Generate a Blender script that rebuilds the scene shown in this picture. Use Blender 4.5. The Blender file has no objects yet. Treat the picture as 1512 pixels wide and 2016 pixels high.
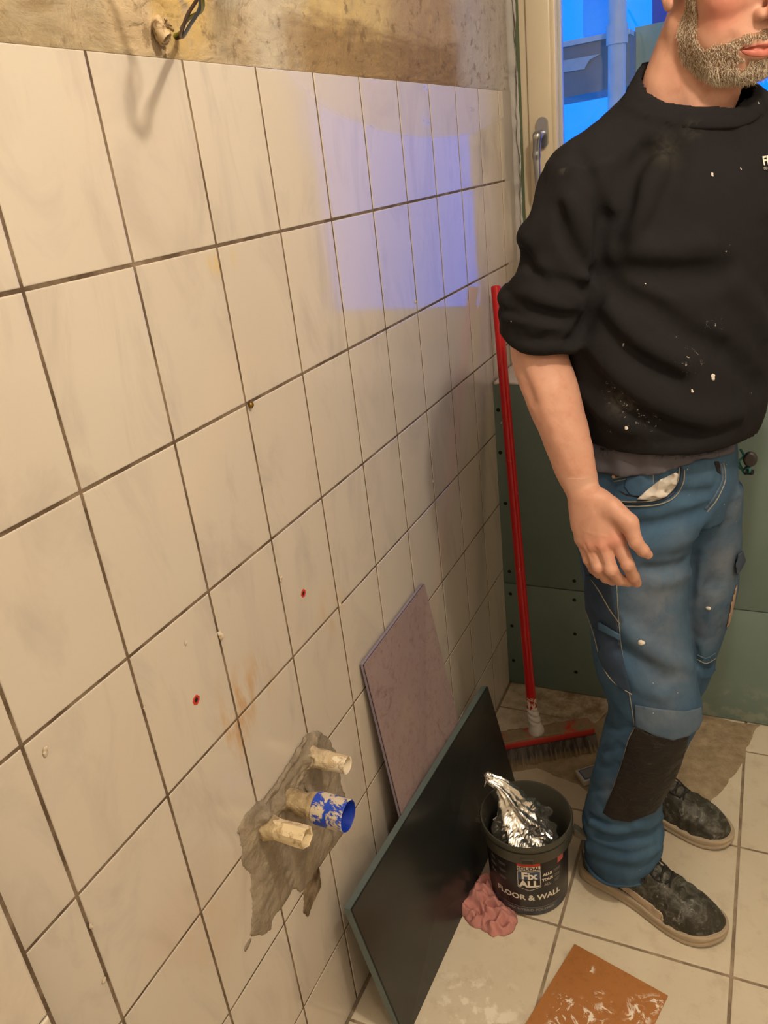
import bpy, bmesh, math, random
import numpy as np
from mathutils import Vector, Matrix
random.seed(7); rng=np.random.default_rng(11)
sc=bpy.context.scene
# ------------------------------------------------------------------ camera, world, light, exposure
CAM=np.array([0.6182,-0.5377,1.4680]); FPX=1552.4
RR=np.array([[0.9051105,0.41067953,-0.11007862],[0.07421884,-0.40753515,-0.91016848],[-0.41864847,0.81563315,-0.3993445]])
cd=bpy.data.cameras.new('camera'); cam=bpy.data.objects.new('camera',cd); sc.collection.objects.link(cam)
cd.sensor_fit='HORIZONTAL'; cd.sensor_width=36; cd.lens=FPX/1512*36; cd.clip_start=.01
M=Matrix([[RR[0][i],-RR[1][i],-RR[2][i],CAM[i]] for i in range(3)]+[[0,0,0,1]]); cam.matrix_world=M
sc.camera=cam
wd=bpy.data.worlds.new('dusk_sky'); sc.world=wd; wd.use_nodes=True
bg=wd.node_tree.nodes['Background']; bg.inputs['Color'].default_value=(0.0,0.32,2.15,1); bg.inputs['Strength'].default_value=1.0
LAMP=(0.98,0.02,2.34)
ld=bpy.data.lights.new('bulb_light','POINT'); ld.energy=43.0; ld.color=(1.0,.885,.70); ld.shadow_soft_size=.04
lo=bpy.data.objects.new('bulb_light',ld); sc.collection.objects.link(lo); lo.location=LAMP
ld2=bpy.data.lights.new('fill_light','POINT'); ld2.energy=15.0; ld2.color=(1.0,.88,.73); ld2.shadow_soft_size=.10  # fill lamp, added to lift the shade left by the main bulb
lo2=bpy.data.objects.new('fill_light',ld2); sc.collection.objects.link(lo2); FILL_LAMP=(1.50,-1.05,2.28); lo2.location=FILL_LAMP
ld3=bpy.data.lights.new('outdoor_fill','POINT'); ld3.energy=14.0; ld3.color=(1.0,.93,.86); ld3.shadow_soft_size=.15  # added neutral fill for the pipe and slabs outside, no known source
lo3=bpy.data.objects.new('outdoor_fill',ld3); sc.collection.objects.link(lo3); lo3.location=(1.6,1.98,3.1)
sc.view_settings.view_transform='Standard'; sc.view_settings.look='None'; sc.view_settings.exposure=0.08; sc.view_settings.gamma=1.0
sc.view_settings.use_curve_mapping=False

# ------------------------------------------------------------------ helpers
def lin(r,g,b):
    f=lambda c:(c/255/12.92) if c/255<=.04045 else ((c/255+.055)/1.055)**2.4
    return (f(r),f(g),f(b),1)
def pxz(x,y,z):   # photo direction through a point of the frame, met with the plane z=const
    d=RR.T@np.array([(x-756)/FPX,(y-1008)/FPX,1.]); t=(z-CAM[2])/d[2]; return CAM+t*d
def pxy(x,y,Y):
    d=RR.T@np.array([(x-756)/FPX,(y-1008)/FPX,1.]); t=(Y-CAM[1])/d[1]; return CAM+t*d
def pxx(x,y,X):
    d=RR.T@np.array([(x-756)/FPX,(y-1008)/FPX,1.]); t=(X-CAM[0])/d[0]; return CAM+t*d
def proj(P):
    q=(P-CAM.astype(np.float32))@RR.T.astype(np.float32); return np.stack([756+FPX*q[...,0]/q[...,2],1008+FPX*q[...,1]/q[...,2]],-1)

class Nt:
    def __init__(s,name,rough=.6,spec=.5,metal=0.):
        s.m=bpy.data.materials.new(name); s.m.use_nodes=True; s.t=s.m.node_tree; s.n=s.t.nodes; s.l=s.t.links
        s.b=s.n['Principled BSDF']; s.b.inputs['Roughness'].default_value=rough; s.b.inputs['Metallic'].default_value=metal
        s.b.inputs['Specular IOR Level'].default_value=spec
        s.tc=s.n.new('ShaderNodeTexCoord')
    def co(s,scale=(1,1,1),loc=(0,0,0)):
        mp=s.n.new('ShaderNodeMapping'); mp.inputs['Scale'].default_value=scale; mp.inputs['Location'].default_value=loc
        s.l.new(s.tc.outputs['Object'],mp.inputs['Vector']); return mp.outputs[0]
    def noise(s,scale,detail=4,rough=.55,co=None,dist=0.):
        t=s.n.new('ShaderNodeTexNoise'); t.inputs['Scale'].default_value=scale; t.inputs['Detail'].default_value=detail
        t.inputs['Roughness'].default_value=rough; t.inputs['Distortion'].default_value=dist
        s.l.new(co if co is not None else s.tc.outputs['Object'],t.inputs['Vector']); return t.outputs['Fac']
    def ramp(s,fac,a,b,c0=(0,0,0,1),c1=(1,1,1,1)):
        r=s.n.new('ShaderNodeValToRGB'); r.color_ramp.elements[0].position=a; r.color_ramp.elements[1].position=b
        r.color_ramp.elements[0].color=c0; r.color_ramp.elements[1].color=c1; s.l.new(fac,r.inputs[0]); return r.outputs[0]
    def mix(s,f,a,b,mode='MIX'):
        m=s.n.new('ShaderNodeMix'); m.data_type='RGBA'; m.blend_type=mode
        for v,i in ((f,0),(a,6),(b,7)):
            if hasattr(v,'links'): s.l.new(v,m.inputs[i])
            else: m.inputs[i].default_value=v
        return m.outputs[2]
    def math(s,op,a,b=0.,c=None,clamp=False):
        m=s.n.new('ShaderNodeMath'); m.operation=op; m.use_clamp=clamp
        for i,v in enumerate((a,b,c)):
            if v is None: continue
            if hasattr(v,'links'): s.l.new(v,m.inputs[i])
            else: m.inputs[i].default_value=v
        return m.outputs[0]
    def blob(s,c,r,soft=.5,sc=(1,1,1)):      # 1 inside an ellipsoid round c (object coordinates), 0 outside
        v=s.n.new('ShaderNodeVectorMath'); v.operation='SUBTRACT'; s.l.new(s.tc.outputs['Object'],v.inputs[0]); v.inputs[1].default_value=c
        v1=s.n.new('ShaderNodeVectorMath'); v1.operation='MULTIPLY'; s.l.new(v.outputs[0],v1.inputs[0]); v1.inputs[1].default_value=sc
        v2=s.n.new('ShaderNodeVectorMath'); v2.operation='LENGTH'; s.l.new(v1.outputs[0],v2.inputs[0])
        mr=s.n.new('ShaderNodeMapRange'); mr.interpolation_type='SMOOTHSTEP'; s.l.new(v2.outputs['Value'],mr.inputs[0])
        mr.inputs[1].default_value=r; mr.inputs[2].default_value=r*(1-soft); mr.inputs[3].default_value=0; mr.inputs[4].default_value=1
        return mr.outputs[0]
    def col(s,c):
        if hasattr(c,'links'): s.l.new(c,s.b.inputs['Base Color'])
        else: s.b.inputs['Base Color'].default_value=c
    def bump(s,h,strength=.3,dist=.002,prev=None):
        b=s.n.new('ShaderNodeBump'); b.inputs['Strength'].default_value=strength; b.inputs['Distance'].default_value=dist
        s.l.new(h,b.inputs['Height']); s.l.new(b.outputs[0],s.b.inputs['Normal'])
        if prev is not None: s.l.new(prev,b.inputs['Normal'])
        return b.outputs[0]
    def rgh(s,f,a,b): 
        s.l.new(s.math('MULTIPLY_ADD',f,b-a,a),s.b.inputs['Roughness'])
def plain(name,c,rough=.6,spec=.5,metal=0.,nz=0.,ns=40,bs=0.):
    t=Nt(name,rough,spec,metal)
    if nz or bs:
        f=t.noise(ns)
        t.col(t.mix(f,tuple(x*(1-nz) for x in c[:3])+(1,),tuple(min(1,x*(1+nz)) for x in c[:3])+(1,)))
        if bs: t.bump(t.noise(ns*3),bs,.001)
    else: t.col(c)
    return t.m

COL=sc.collection
def link(name,me,mats,parent=None,loc=None,smooth=False):
    o=bpy.data.objects.new(name,me); COL.objects.link(o)
    for m in (mats if isinstance(mats,(list,tuple)) else [mats]): me.materials.append(m)
    if smooth:
        me.polygons.foreach_set('use_smooth',[True]*len(me.polygons))
    if parent: o.parent=parent
    if loc is not None: o.location=loc
    return o
def wloc(o):
    v=Vector((0,0,0))
    while o is not None: v+=o.location; o=o.parent
    return v
def obj(name,bm,mats,parent=None,smooth=False,auto=False):
    """bm is in world coordinates; re-based onto its parent"""
    if parent: bmesh.ops.translate(bm,verts=bm.verts,vec=-wloc(parent))
    me=bpy.data.meshes.new(name); bm.normal_update()
    if auto:
        for f in bm.faces: f.smooth=True
        for e in bm.edges:
            if len(e.link_faces)==2 and e.calc_face_angle(0)>math.radians(35): e.smooth=False
    bm.to_mesh(me); bm.free()
    return link(name,me,mats,parent,smooth=smooth)
def npobj(name,V,Fq,mats,parent=None,smooth=True,mi=None):
    base=np.array(wloc(parent)) if parent else np.zeros(3)
    me=bpy.data.meshes.new(name); me.from_pydata((np.asarray(V)-base).tolist(),[],[list(map(int,f)) for f in Fq]); me.update()
    o=link(name,me,mats,parent,smooth=smooth)
    if mi is not None: me.polygons.foreach_set('material_index',np.asarray(mi,dtype=np.int32))
    return o
def thing(name,label,cat,loc,group=None):
    o=bpy.data.objects.new(name,None); COL.objects.link(o); o.location=loc; o.empty_display_size=.05
    o['label']=label; o['category']=cat
    if group: o['group']=group
    return o
def tag(o,label,cat,group=None,kind=None):
    o['label']=label; o['category']=cat
    if group: o['group']=group
    if kind: o['kind']=kind
    return o
def struct(name,bm,mats,parent=None,label=None,auto=False):
    o=obj(name,bm,mats,parent,auto=auto)
    if parent is None: o['kind']='structure'; o['category']='structure'; o['label']=label
    return o
def box(bm,a,b,bev=0.,mi=0,seg=2,mat=None):
    r=bmesh.ops.create_cube(bm,size=1.0); vs=r['verts']
    for v in vs: v.co=Vector([(a[i]+b[i])/2+v.co[i]*(b[i]-a[i]) for i in range(3)])
    fs=set(f for v in vs for f in v.link_faces)
    if bev>0:
        es=set(e for v in vs for e in v.link_edges)
        rr=bmesh.ops.bevel(bm,geom=list(es),offset=bev,segments=seg,affect='EDGES',profile=.5)
        fs=set(f for f in rr['faces'])|set(f for f in fs if f.is_valid)
        vs=list(set(v for f in fs for v in f.verts))
    for f in fs: f.material_index=mi
    if mat is not None: bmesh.ops.transform(bm,matrix=mat,verts=vs)
    return vs
def tube(bm,pts,rad,n=12,caps=True,mi=0):
    pts=[Vector(p) for p in pts]; rings=[]; up=None
    for i,p in enumerate(pts):
        t=(pts[min(i+1,len(pts)-1)]-pts[max(i-1,0)]).normalized()
        if up is None: up=t.orthogonal().normalized()
        else: up=(up-t*up.dot(t)).normalized()
        s=t.cross(up); r=rad[i] if isinstance(rad,(list,tuple)) else rad
        rings.append([bm.verts.new(p+(up*math.cos(2*math.pi*k/n)+s*math.sin(2*math.pi*k/n))*r) for k in range(n)])
    for a,b in zip(rings,rings[1:]):
        for k in range(n):
            f=bm.faces.new((a[k],a[(k+1)%n],b[(k+1)%n],b[k])); f.material_index=mi
    if caps:
        bm.faces.new(rings[0][::-1]).material_index=mi; bm.faces.new(rings[-1]).material_index=mi
    return rings
def lathe(bm,prof,c,n=64,mi=0):
    rings=[[bm.verts.new((c[0]+r*math.cos(2*math.pi*k/n),c[1]+r*math.sin(2*math.pi*k/n),c[2]+z)) for k in range(n)] for r,z in prof]
    for a,b in zip(rings,rings[1:]):
        for k in range(n):
            f=bm.faces.new((a[k],a[(k+1)%n],b[(k+1)%n],b[k])); f.material_index=mi
    return rings
def catmull(P,n=8):
    P=[np.array(p,float) for p in P]; P=[2*P[0]-P[1]]+P+[2*P[-1]-P[-2]]; out=[]
    for i in range(1,len(P)-2):
        for k in range(n):
            t=k/n; a,b,c,d=P[i-1:i+3]
            out.append(.5*((2*b)+(-a+c)*t+(2*a-5*b+4*c-d)*t*t+(-a+3*b-3*c+d)*t**3))
    out.append(P[-2]); return out
def vnoise(P,scale,seed=0):   # smooth value noise, P (...,3)
    r=np.random.default_rng(seed); T=r.random(4096).astype(np.float32)
    q=P*scale; i=np.floor(q).astype(np.int64); f=(q-i).astype(np.float32); f=f*f*(3-2*f); o=0
    for dx in (0,1):
        for dy in (0,1):
            for dz in (0,1):
                h=((i[...,0]+dx)*73856093^(i[...,1]+dy)*19349663^(i[...,2]+dz)*83492791)&4095
                w=(f[...,0] if dx else 1-f[...,0])*(f[...,1] if dy else 1-f[...,1])*(f[...,2] if dz else 1-f[...,2])
                o=o+w*T[h]
    return o*2-1
def fbm(P,scale,oct=3,seed=0):
    return sum(vnoise(P,scale*2**k,seed+k)*.5**k for k in range(oct))

# ------------------------------------------------------------------ signed distance modelling (grids in world metres)
def smin(a,b,k):
    h=np.clip(.5+.5*(b-a)/k,0,1); return b*(1-h)+a*h-k*h*(1-h)
class Grid:
    def __init__(s,lo,hi,h):
        s.lo=np.array(lo,np.float32); s.h=h; s.n=(np.ceil((np.array(hi)-lo)/h)).astype(int)+1
        ax=[s.lo[i]+h*np.arange(s.n[i],dtype=np.float32) for i in range(3)]
        s.P=np.stack(np.meshgrid(*ax,indexing='ij'),-1); s.d=np.full(tuple(s.n),1e3,np.float32)
    def add(s,d,k=.01): s.d=smin(s.d,d.astype(np.float32),k) if s.d.min()<900 else d.astype(np.float32); return s
    def sub(s,d,k=.005): s.d=-smin(-s.d,d.astype(np.float32),k); return s
    def copy(s):
        g=object.__new__(Grid); g.lo=s.lo;g.h=s.h;g.n=s.n;g.P=s.P;g.d=s.d.copy(); return g
    def sample(s,p):
        q=(p-s.lo)/s.h; i=np.clip(np.floor(q).astype(int),0,s.n-2); f=q-i; o=0
        for a in (0,1):
            for b in (0,1):
                for c in (0,1):
                    o=o+s.d[i[...,0]+a,i[...,1]+b,i[...,2]+c]*(f[...,0] if a else 1-f[...,0])*(f[...,1] if b else 1-f[...,1])*(f[...,2] if c else 1-f[...,2])
        return o
    def hit(s,x,y):     # first point of the surface seen through a point of the photo
        d=RR.T@np.array([(x-756)/FPX,(y-1008)/FPX,1.]); d/=np.linalg.norm(d)
        t=np.arange(.5,2.6,.002); p=CAM+t[:,None]*d
        hi=s.lo+(s.n-1)*s.h; ok=np.all((p>s.lo)&(p<hi),1)
        v=np.where(ok,s.sample(np.clip(p,s.lo,hi-1e-4)),1.); j=np.where(v<0)[0]
        if len(j): return p[j[0]]
        j=np.argmin(v); return p[j]
    def crease(s,pts,r,amp,px=True,spline=True):   # amp>0 groove, amp<0 ridge
        if px: pts=[s.hit(*q) for q in pts]
        pts=[np.array(p,float) for p in pts]
        if spline and len(pts)>2: pts=catmull(pts,4)
        P0=np.min(pts,0)-3*r; P1=np.max(pts,0)+3*r
        a=np.clip(((P0-s.lo)/s.h).astype(int),0,s.n-1); b=np.clip(((P1-s.lo)/s.h).astype(int)+2,0,s.n)
        sl=tuple(slice(a[i],b[i]) for i in range(3)); Q=s.P[sl]
        if Q.size==0: return s
        D=polyd(Q,pts); s.d[sl]+=(amp*np.exp(-(D/r)**2)).astype(np.float32); return s
    def mesh(s):
        d=s.d.copy(); d[0]=d[-1]=1;d[:,0]=d[:,-1]=1;d[:,:,0]=d[:,:,-1]=1
        ins=d<0; n=s.n
        c=np.zeros(tuple(n-1),np.int8)
        for a in (0,1):
            for b in (0,1):
                for e in (0,1): c+=ins[a:n[0]-1+a,b:n[1]-1+b,e:n[2]-1+e]
        act=(c>0)&(c<8); idx=-np.ones(act.shape,np.int64); I=np.argwhere(act); idx[act]=np.arange(len(I))
        acc=np.zeros((len(I),3)); cnt=np.zeros(len(I))
        cor=[(a,b,e) for a in (0,1) for b in (0,1) for e in (0,1)]
        val={q:d[I[:,0]+q[0],I[:,1]+q[1],I[:,2]+q[2]] for q in cor}
        for q in cor:
            for ax in range(3):
                if q[ax]==0:
                    r=list(q); r[ax]=1; va=val[q]; vb=val[tuple(r)]; m=(va<0)!=(vb<0)
                    t=np.where(m,va/(va-vb+1e-12),0)
                    p=np.zeros((len(I),3))+np.array(q); p[:,ax]+=t
                    acc[m]+=p[m]; cnt[m]+=1
        V=s.lo+(I+acc/cnt[:,None])*s.h
        quads=[]
        for ax in range(3):
            u,v=[k for k in range(3) if k!=ax]
            sa=[slice(None)]*3; sb=[slice(None)]*3; sa[ax]=slice(0,n[ax]-1); sb[ax]=slice(1,n[ax])
            A=ins[tuple(sa)]; B=ins[tuple(sb)]; E=np.argwhere(A!=B)
            E=E[(E[:,u]>0)&(E[:,v]>0)&(E[:,u]<n[u]-1)&(E[:,v]<n[v]-1)]
            flip=A[E[:,0],E[:,1],E[:,2]]
            def at(du,dv):
                q=E.copy(); q[:,u]-=du; q[:,v]-=dv; return idx[q[:,0],q[:,1],q[:,2]]
            Q=np.stack([at(0,0),at(1,0),at(1,1),at(0,1)],1)
            fl=flip if ax!=1 else ~flip
            Q[~fl]=Q[~fl][:,::-1]; quads.append(Q)
        Q=np.concatenate(quads); Q=Q[(Q>=0).all(1)]
        return V,Q
def segd(P,a,b):
    a=np.asarray(a,np.float32);b=np.asarray(b,np.float32);ab=b-a;pa=P-a
    h=np.clip((pa@ab)/max(float(ab@ab),1e-12),0,1); return np.linalg.norm(pa-h[...,None]*ab,axis=-1),h
def polyd(P,pts):
    D=None
    for a,b in zip(pts,pts[1:]):
        d,_=segd(P,a,b); D=d if D is None else np.minimum(D,d)
    return D
def cone(P,a,b,r1,r2):
    d,h=segd(P,a,b); return d-(r1+(r2-r1)*h)
def ell(P,c,r,M3=None):
    q=P-np.asarray(c,np.float32)
    if M3 is not None: q=q@np.asarray(M3,np.float32).T
    r=np.asarray(r,np.float32); k0=np.linalg.norm(q/r,axis=-1); k1=np.linalg.norm(q/(r*r),axis=-1)+1e-9
    return k0*(k0-1)/k1
def loft(P,rings,sup=2.0):
    """rings: z, cx, cy, rx, ry, yaw(deg), sorted by z.  rx is along the yaw direction, ry across it"""
    R=np.array(sorted(rings),float); z=P[...,2]; zz=np.linspace(R[0,0],R[-1,0],200)
    C=[]
    for j in range(1,6):
        m=np.gradient(R[:,j],R[:,0]) if len(R)>2 else np.full(len(R),(R[-1,j]-R[0,j])/(R[-1,0]-R[0,0]))
        i=np.clip(np.searchsorted(R[:,0],zz)-1,0,len(R)-2); dz=R[i+1,0]-R[i,0]; t=(zz-R[i,0])/dz
        C.append((2*t**3-3*t**2+1)*R[i,j]+(t**3-2*t**2+t)*dz*m[i]+(-2*t**3+3*t**2)*R[i+1,j]+(t**3-t**2)*dz*m[i+1])
    f=[np.interp(z,zz,c).astype(np.float32) for c in C]
    th=np.radians(f[4]); x=P[...,0]-f[0]; y=P[...,1]-f[1]
    u=(x*np.cos(th)+y*np.sin(th))/f[2]; v=(-x*np.sin(th)+y*np.cos(th))/f[3]
    rho=(np.abs(u)**sup+np.abs(v)**sup)**(1/sup)
    d=(rho-1)*np.minimum(f[2],f[3])*np.where(rho>1,1.,.8)
    return np.maximum(d,np.maximum(z-R[-1,0],R[0,0]-z))
def poly2(X,poly):     # signed distance to a polygon, X (...,2)
    poly=np.array(poly,np.float32); d=None; s=np.zeros(X.shape[:-1],bool)
    for i in range(len(poly)):
        a=poly[i]; b=poly[(i+1)%len(poly)]; e=b-a; w=X-a
        h=np.clip((w@e)/float(e@e),0,1); q=np.linalg.norm(w-h[...,None]*e,axis=-1); d=q if d is None else np.minimum(d,q)
        c=(a[1]>X[...,1])!=(b[1]>X[...,1]); xc=(b[0]-a[0])*(X[...,1]-a[1])/(b[1]-a[1]+1e-9)+a[0]; s^=c&(X[...,0]<xc)
    return np.where(s,-d,d)
def region(g,poly,near=None,sc_=1/1150.):   # a traced outline carried back onto the body; near: keep y below this
    d=poly2(proj(g.P),poly)*sc_
    if near is not None: d=np.maximum(d,g.P[...,1]-near)
    return d
def patch(g,dreg,off,k=None):      # a thin layer on a surface inside a region
    q=g.copy(); q.d=np.maximum(np.maximum(g.d-off,-(g.d+.004)),dreg).astype(np.float32); return q

# ================================================================== MATERIALS OF THE ROOM
U=.1525; V=.20206; TOP=1.603; YB=1.645; LEDGE=.938; YF=1.358; RX=1.95; RY=-1.75; CZ=2.5
def mat_walltile():
    t=Nt('glazed_cream_tile',.07,.5)
    g=t.n.new('ShaderNodeAttribute'); g.attribute_name='tile_shift'; g.attribute_type='GEOMETRY'
    va=t.n.new('ShaderNodeVectorMath'); va.operation='ADD'; t.l.new(t.tc.outputs['Object'],va.inputs[0]); t.l.new(g.outputs['Vector'],va.inputs[1])
    mp=t.n.new('ShaderNodeMapping'); mp.inputs['Scale'].default_value=(1,1,.42); mp.inputs['Rotation'].default_value=(math.radians(-38),0,0); t.l.new(va.outputs[0],mp.inputs[0])
    f=t.noise(9,5,.62,mp.outputs[0],1.2); f2=t.noise(4,2,.5)
    veins=t.ramp(f,.50,.74,(0,0,0,1),(1,1,1,1))
    c=t.mix(veins,lin(200,190,176),lin(180,170,160))
    c=t.mix(t.math('MULTIPLY',t.ramp(f2,.35,.75),.3),c,lin(194,178,160))
    # rust and adhesive stains below the bracket plugs
    nz=t.ramp(t.noise(38,4,.6,t.co((1,1,.35))),.45,.62)
    for cc,r,scl,col,a in (((0,.15,.80),.055,(1,1,.55),lin(188,142,84),.75),((0,.20,.815),.06,(1,.8,.8),lin(190,150,96),.55),((0,.43,.80),.06,(1,.8,.8),lin(196,160,112),.5),((0,.30,1.385),.045,(1,.8,1.6),lin(206,178,120),.7),((0,.60,1.50),.02,(1,1,.7),lin(206,178,120),.7),((0,-.0,.56),.05,(1,.8,.8),lin(196,168,120),.4)):
        c=t.mix(t.math('MULTIPLY',t.math('MULTIPLY',t.blob(cc,r,.9,scl),nz),a),c,col)
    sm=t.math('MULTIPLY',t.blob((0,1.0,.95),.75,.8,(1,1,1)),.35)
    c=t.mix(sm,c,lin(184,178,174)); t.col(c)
    t.bump(t.noise(7,2,.4),.10,.004)
    hz_=t.math('MULTIPLY',t.blob((0,1.12,1.62),.62,.12,(1,1,5.2)),t.ramp(t.noise(8,3,.5,t.co((1,1,2.5))),.30,.40)); t.rgh(t.math('MAXIMUM',t.math('MULTIPLY',t.ramp(t.noise(14,5,.7),.35,.75),.22),t.math('MULTIPLY',hz_,.9)),.05,.50)
    t.b.inputs['Coat Weight'].default_value=.0
    return t.m
def mat_grout(name='dark_grout',a=lin(88,72,56),b=lin(134,116,96)):
    t=Nt(name,.9,.2); t.col(t.mix(t.ramp(t.noise(22,4,.6),.42,.66),a,b)); t.bump(t.noise(160,3),.5,.0015); return t.m
def mat_plaster():
    t=Nt('stripped_plaster',.92,.2)
    big=t.noise(3.2,5,.65,None,.6); mid=t.noise(11,5,.65); fine=t.noise(60,4,.6); streak=t.noise(20,5,.6,t.co((1,.5,3.0)))
    grey=t.mix(t.ramp(mid,.35,.65),lin(122,108,86),lin(172,162,142)); yel=t.mix(mid,lin(182,156,104),lin(204,182,134))
    pink=t.mix(fine,lin(186,160,132),lin(204,186,160)); brown=t.mix(streak,lin(98,72,44),lin(160,130,90))
    # bands run along the wall: grey scraped plaster on the left, yellow paint in the middle, grey filler by the corner
    sx=t.n.new('ShaderNodeSeparateXYZ'); t.l.new(t.tc.outputs['Object'],sx.inputs[0]); Y=sx.outputs[1]; Z=sx.outputs[2]
    yy=t.math('MULTIPLY_ADD',t.math('SUBTRACT',big,.5),.22,Y)
    def step(v,a,b):
        m=t.n.new('ShaderNodeMapRange'); m.interpolation_type='SMOOTHSTEP'; t.l.new(v,m.inputs[0]); m.inputs[1].default_value=a; m.inputs[2].default_value=b; return m.outputs[0]
    c=t.mix(t.ramp(t.noise(9,6,.7,None,1.0),.47,.56),grey,t.mix(.7,grey,pink)); c=t.mix(t.math('MULTIPLY',t.ramp(t.noise(24,6,.75,t.co((1,.7,1.6)),1.0),.52,.60),.55),c,lin(112,88,62))
    c=t.mix(t.math('MULTIPLY',t.blob((0,.315,1.665),.085,.5),t.ramp(t.noise(26,4,.6),.32,.42)),c,lin(206,172,100))
    c=t.mix(t.math('MULTIPLY',t.blob((0,.235,1.64),.05,.45),t.ramp(t.noise(30,4,.6),.3,.42)),c,lin(206,182,152))
    c=t.mix(t.math('MULTIPLY',step(yy,.44,.52),1.0),c,t.mix(mid,lin(176,164,142),lin(196,184,162)))
    c=t.mix(step(yy,.56,.62),c,yel)
    c=t.mix(step(yy,.86,1.02),c,t.mix(mid,lin(148,122,88),lin(184,160,128)))
    # wet brown band just above the tiles
    zz=t.math('MULTIPLY_ADD',t.math('SUBTRACT',streak,.5),.07,Z)
    band=t.math('MULTIPLY',t.math('SUBTRACT',1.,step(zz,1.655,1.695)),t.math('MULTIPLY',step(yy,.52,.62),t.math('SUBTRACT',1.,step(yy,1.30,1.42))))
    c=t.mix(t.math('MULTIPLY',band,.8),c,brown)
    band2=t.math('MULTIPLY',t.math('SUBTRACT',1.,step(zz,1.645,1.685)),t.math('SUBTRACT',1.,step(yy,.45,.5)))
    c=t.mix(t.math('MULTIPLY',band2,.55),c,t.mix(streak,lin(132,112,80),lin(186,168,132)))
    c=t.mix(step(yy,1.20,1.36),c,t.mix(mid,lin(160,150,142),lin(186,178,172)))
    c=t.mix(t.math('MULTIPLY',t.ramp(t.noise(34,5,.7),.56,.66),.55),c,lin(96,74,50))
    t.col(c)
    b=t.bump(t.noise(13,6,.7,None,.8),.55,.012); t.bump(t.noise(90,5,.7,t.co((1,.6,1.6))),.5,.003,b)
    return t.m
def mat_floor():
    t=Nt('cream_floor_tile',.32,.45)
    f=t.noise(5,5,.6,None,1.0); d=t.noise(18,6,.7)
    c=t.mix(f,lin(222,211,190),lin(202,189,168))
    c=t.mix(t.math('MULTIPLY',t.ramp(d,.52,.72),.4),c,lin(170,150,124))
    c=t.mix(t.math('MULTIPLY',t.blob((.25,1.33,0),.42,.9),t.ramp(d,.3,.6)),c,lin(132,112,86))
    c=t.mix(t.math('MULTIPLY',t.blob((.36,.95,0),.33,.6),.4),c,lin(150,132,106))
    c=t.mix(t.math('MULTIPLY',t.math('MULTIPLY',t.blob((.22,.35,0),.13,.7),t.ramp(t.noise(26,4),.53,.6)),.8),c,lin(240,232,216))
    t.col(c); t.bump(t.noise(60,4),.12,.002); t.rgh(d,.25,.5); return t.m
M_tile=mat_walltile(); M_grout=mat_grout(); M_plaster=mat_plaster(); M_floor=mat_floor()
M_fgrout=mat_grout('floor_grout',lin(128,112,94),lin(168,150,128))
M_wallpaint=plain('warm_wall_paint',lin(222,214,200),.9,nz=.06,ns=6)
def mat_board():
    t=Nt('green_plasterboard',.62,.3)
    c=t.mix(t.noise(5,4),lin(104,122,116),lin(124,142,136))
    c=t.mix(t.math('MULTIPLY',t.ramp(t.noise(3.2,5,.6,t.co((1,1,.4),(3,0,0)),1.5),.55,.75),.35),c,lin(126,136,126))
    c=t.mix(t.math('MULTIPLY',t.math('MULTIPLY',t.blob((.6,YF,.05),.28,.6,(1,1,3.4)),t.ramp(t.noise(30,4),.5,.62)),.5),c,lin(160,164,150))
    t.col(c); t.bump(t.noise(40,4),.12,.002); return t.m
M_board=mat_board()
M_dark=plain('dark_hole',lin(20,18,16),.9)
def mat_mortar(name,a,b,bs=.9):
    t=Nt(name,.95,.15); t.col(t.mix(t.ramp(t.noise(24,6,.7),.35,.68),a,b)); q=t.bump(t.noise(30,6,.7),bs,.008); t.bump(t.noise(150,4),.6,.002,q); return t.m
M_mortar=mat_mortar('wet_mortar',lin(132,120,104),lin(164,150,130))
M_cement=mat_mortar('floor_cement',lin(138,120,96),lin(172,154,128),.5)
M_white=plain('white_filler',lin(214,206,196),.8,nz=.08,ns=30,bs=.5)

# ================================================================== SETTING
def slab(bm,axis,c0,c1,y0,y1,z0,z1,bev,shift_layer):
    """one bevelled tile: c0 back, c1 glazed face"""
    P=[(y0,z0),(y1,z0),(y1,z1),(y0,z1)]; q=[(y0+bev,z0+bev),(y1-bev,z0+bev),(y1-bev,z1-bev),(y0+bev,z1-bev)]
    q2=[(y0+bev*.35,z0+bev*.35),(y1-bev*.35,z0+bev*.35),(y1-bev*.35,z1-bev*.35),(y0+bev*.35,z1-bev*.35)]
    mk=(lambda p,c:(c,p[0],p[1])) if axis=='x' else (lambda p,c:(p[0],p[1],c))
    A=[bm.verts.new(mk(p,c0)) for p in P]; B=[bm.verts.new(mk(p,c1-bev*.7)) for p in P]; D=[bm.verts.new(mk(p,c1-bev*.2)) for p in q2]; E=[bm.verts.new(mk(p,c1)) for p in q]
    sv=(random.uniform(-9,9),random.uniform(-9,9),random.uniform(-9,9))
    fs=[]
    for k in range(4):
        j=(k+1)%4
        for X,Y in ((A,B),(B,D),(D,E)):
            f=bm.faces.new((X[k],X[j],Y[j],Y[k])); fs.append(f)
    fs.append(bm.faces.new(E))
    for v in A+B+D+E: v[shift_layer]=Vector(sv)
    for f in fs: f.material_index=0
def tiled(bm,axis,face,back,ys,zs,gap,bev,clip=None):
    L=bm.verts.layers.float_vector.get('tile_shift') or bm.verts.layers.float_vector.new('tile_shift')
    for y0,y1 in zip(ys,ys[1:]):
        for z0,z1 in zip(zs,zs[1:]):
            a,b,c,d=y0+gap/2,y1-gap/2,z0+gap/2,z1-gap/2
            if b-a>.004 and d-c>.004: slab(bm,axis,back,face,a,b,c,d,bev,L)
bm=bmesh.new()
ys=[-2*U-.02]+[U*k for k in range(-1,11)]
zs=[TOP-V*k for k in range(8,-1,-1)]; zs[0]=0
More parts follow.
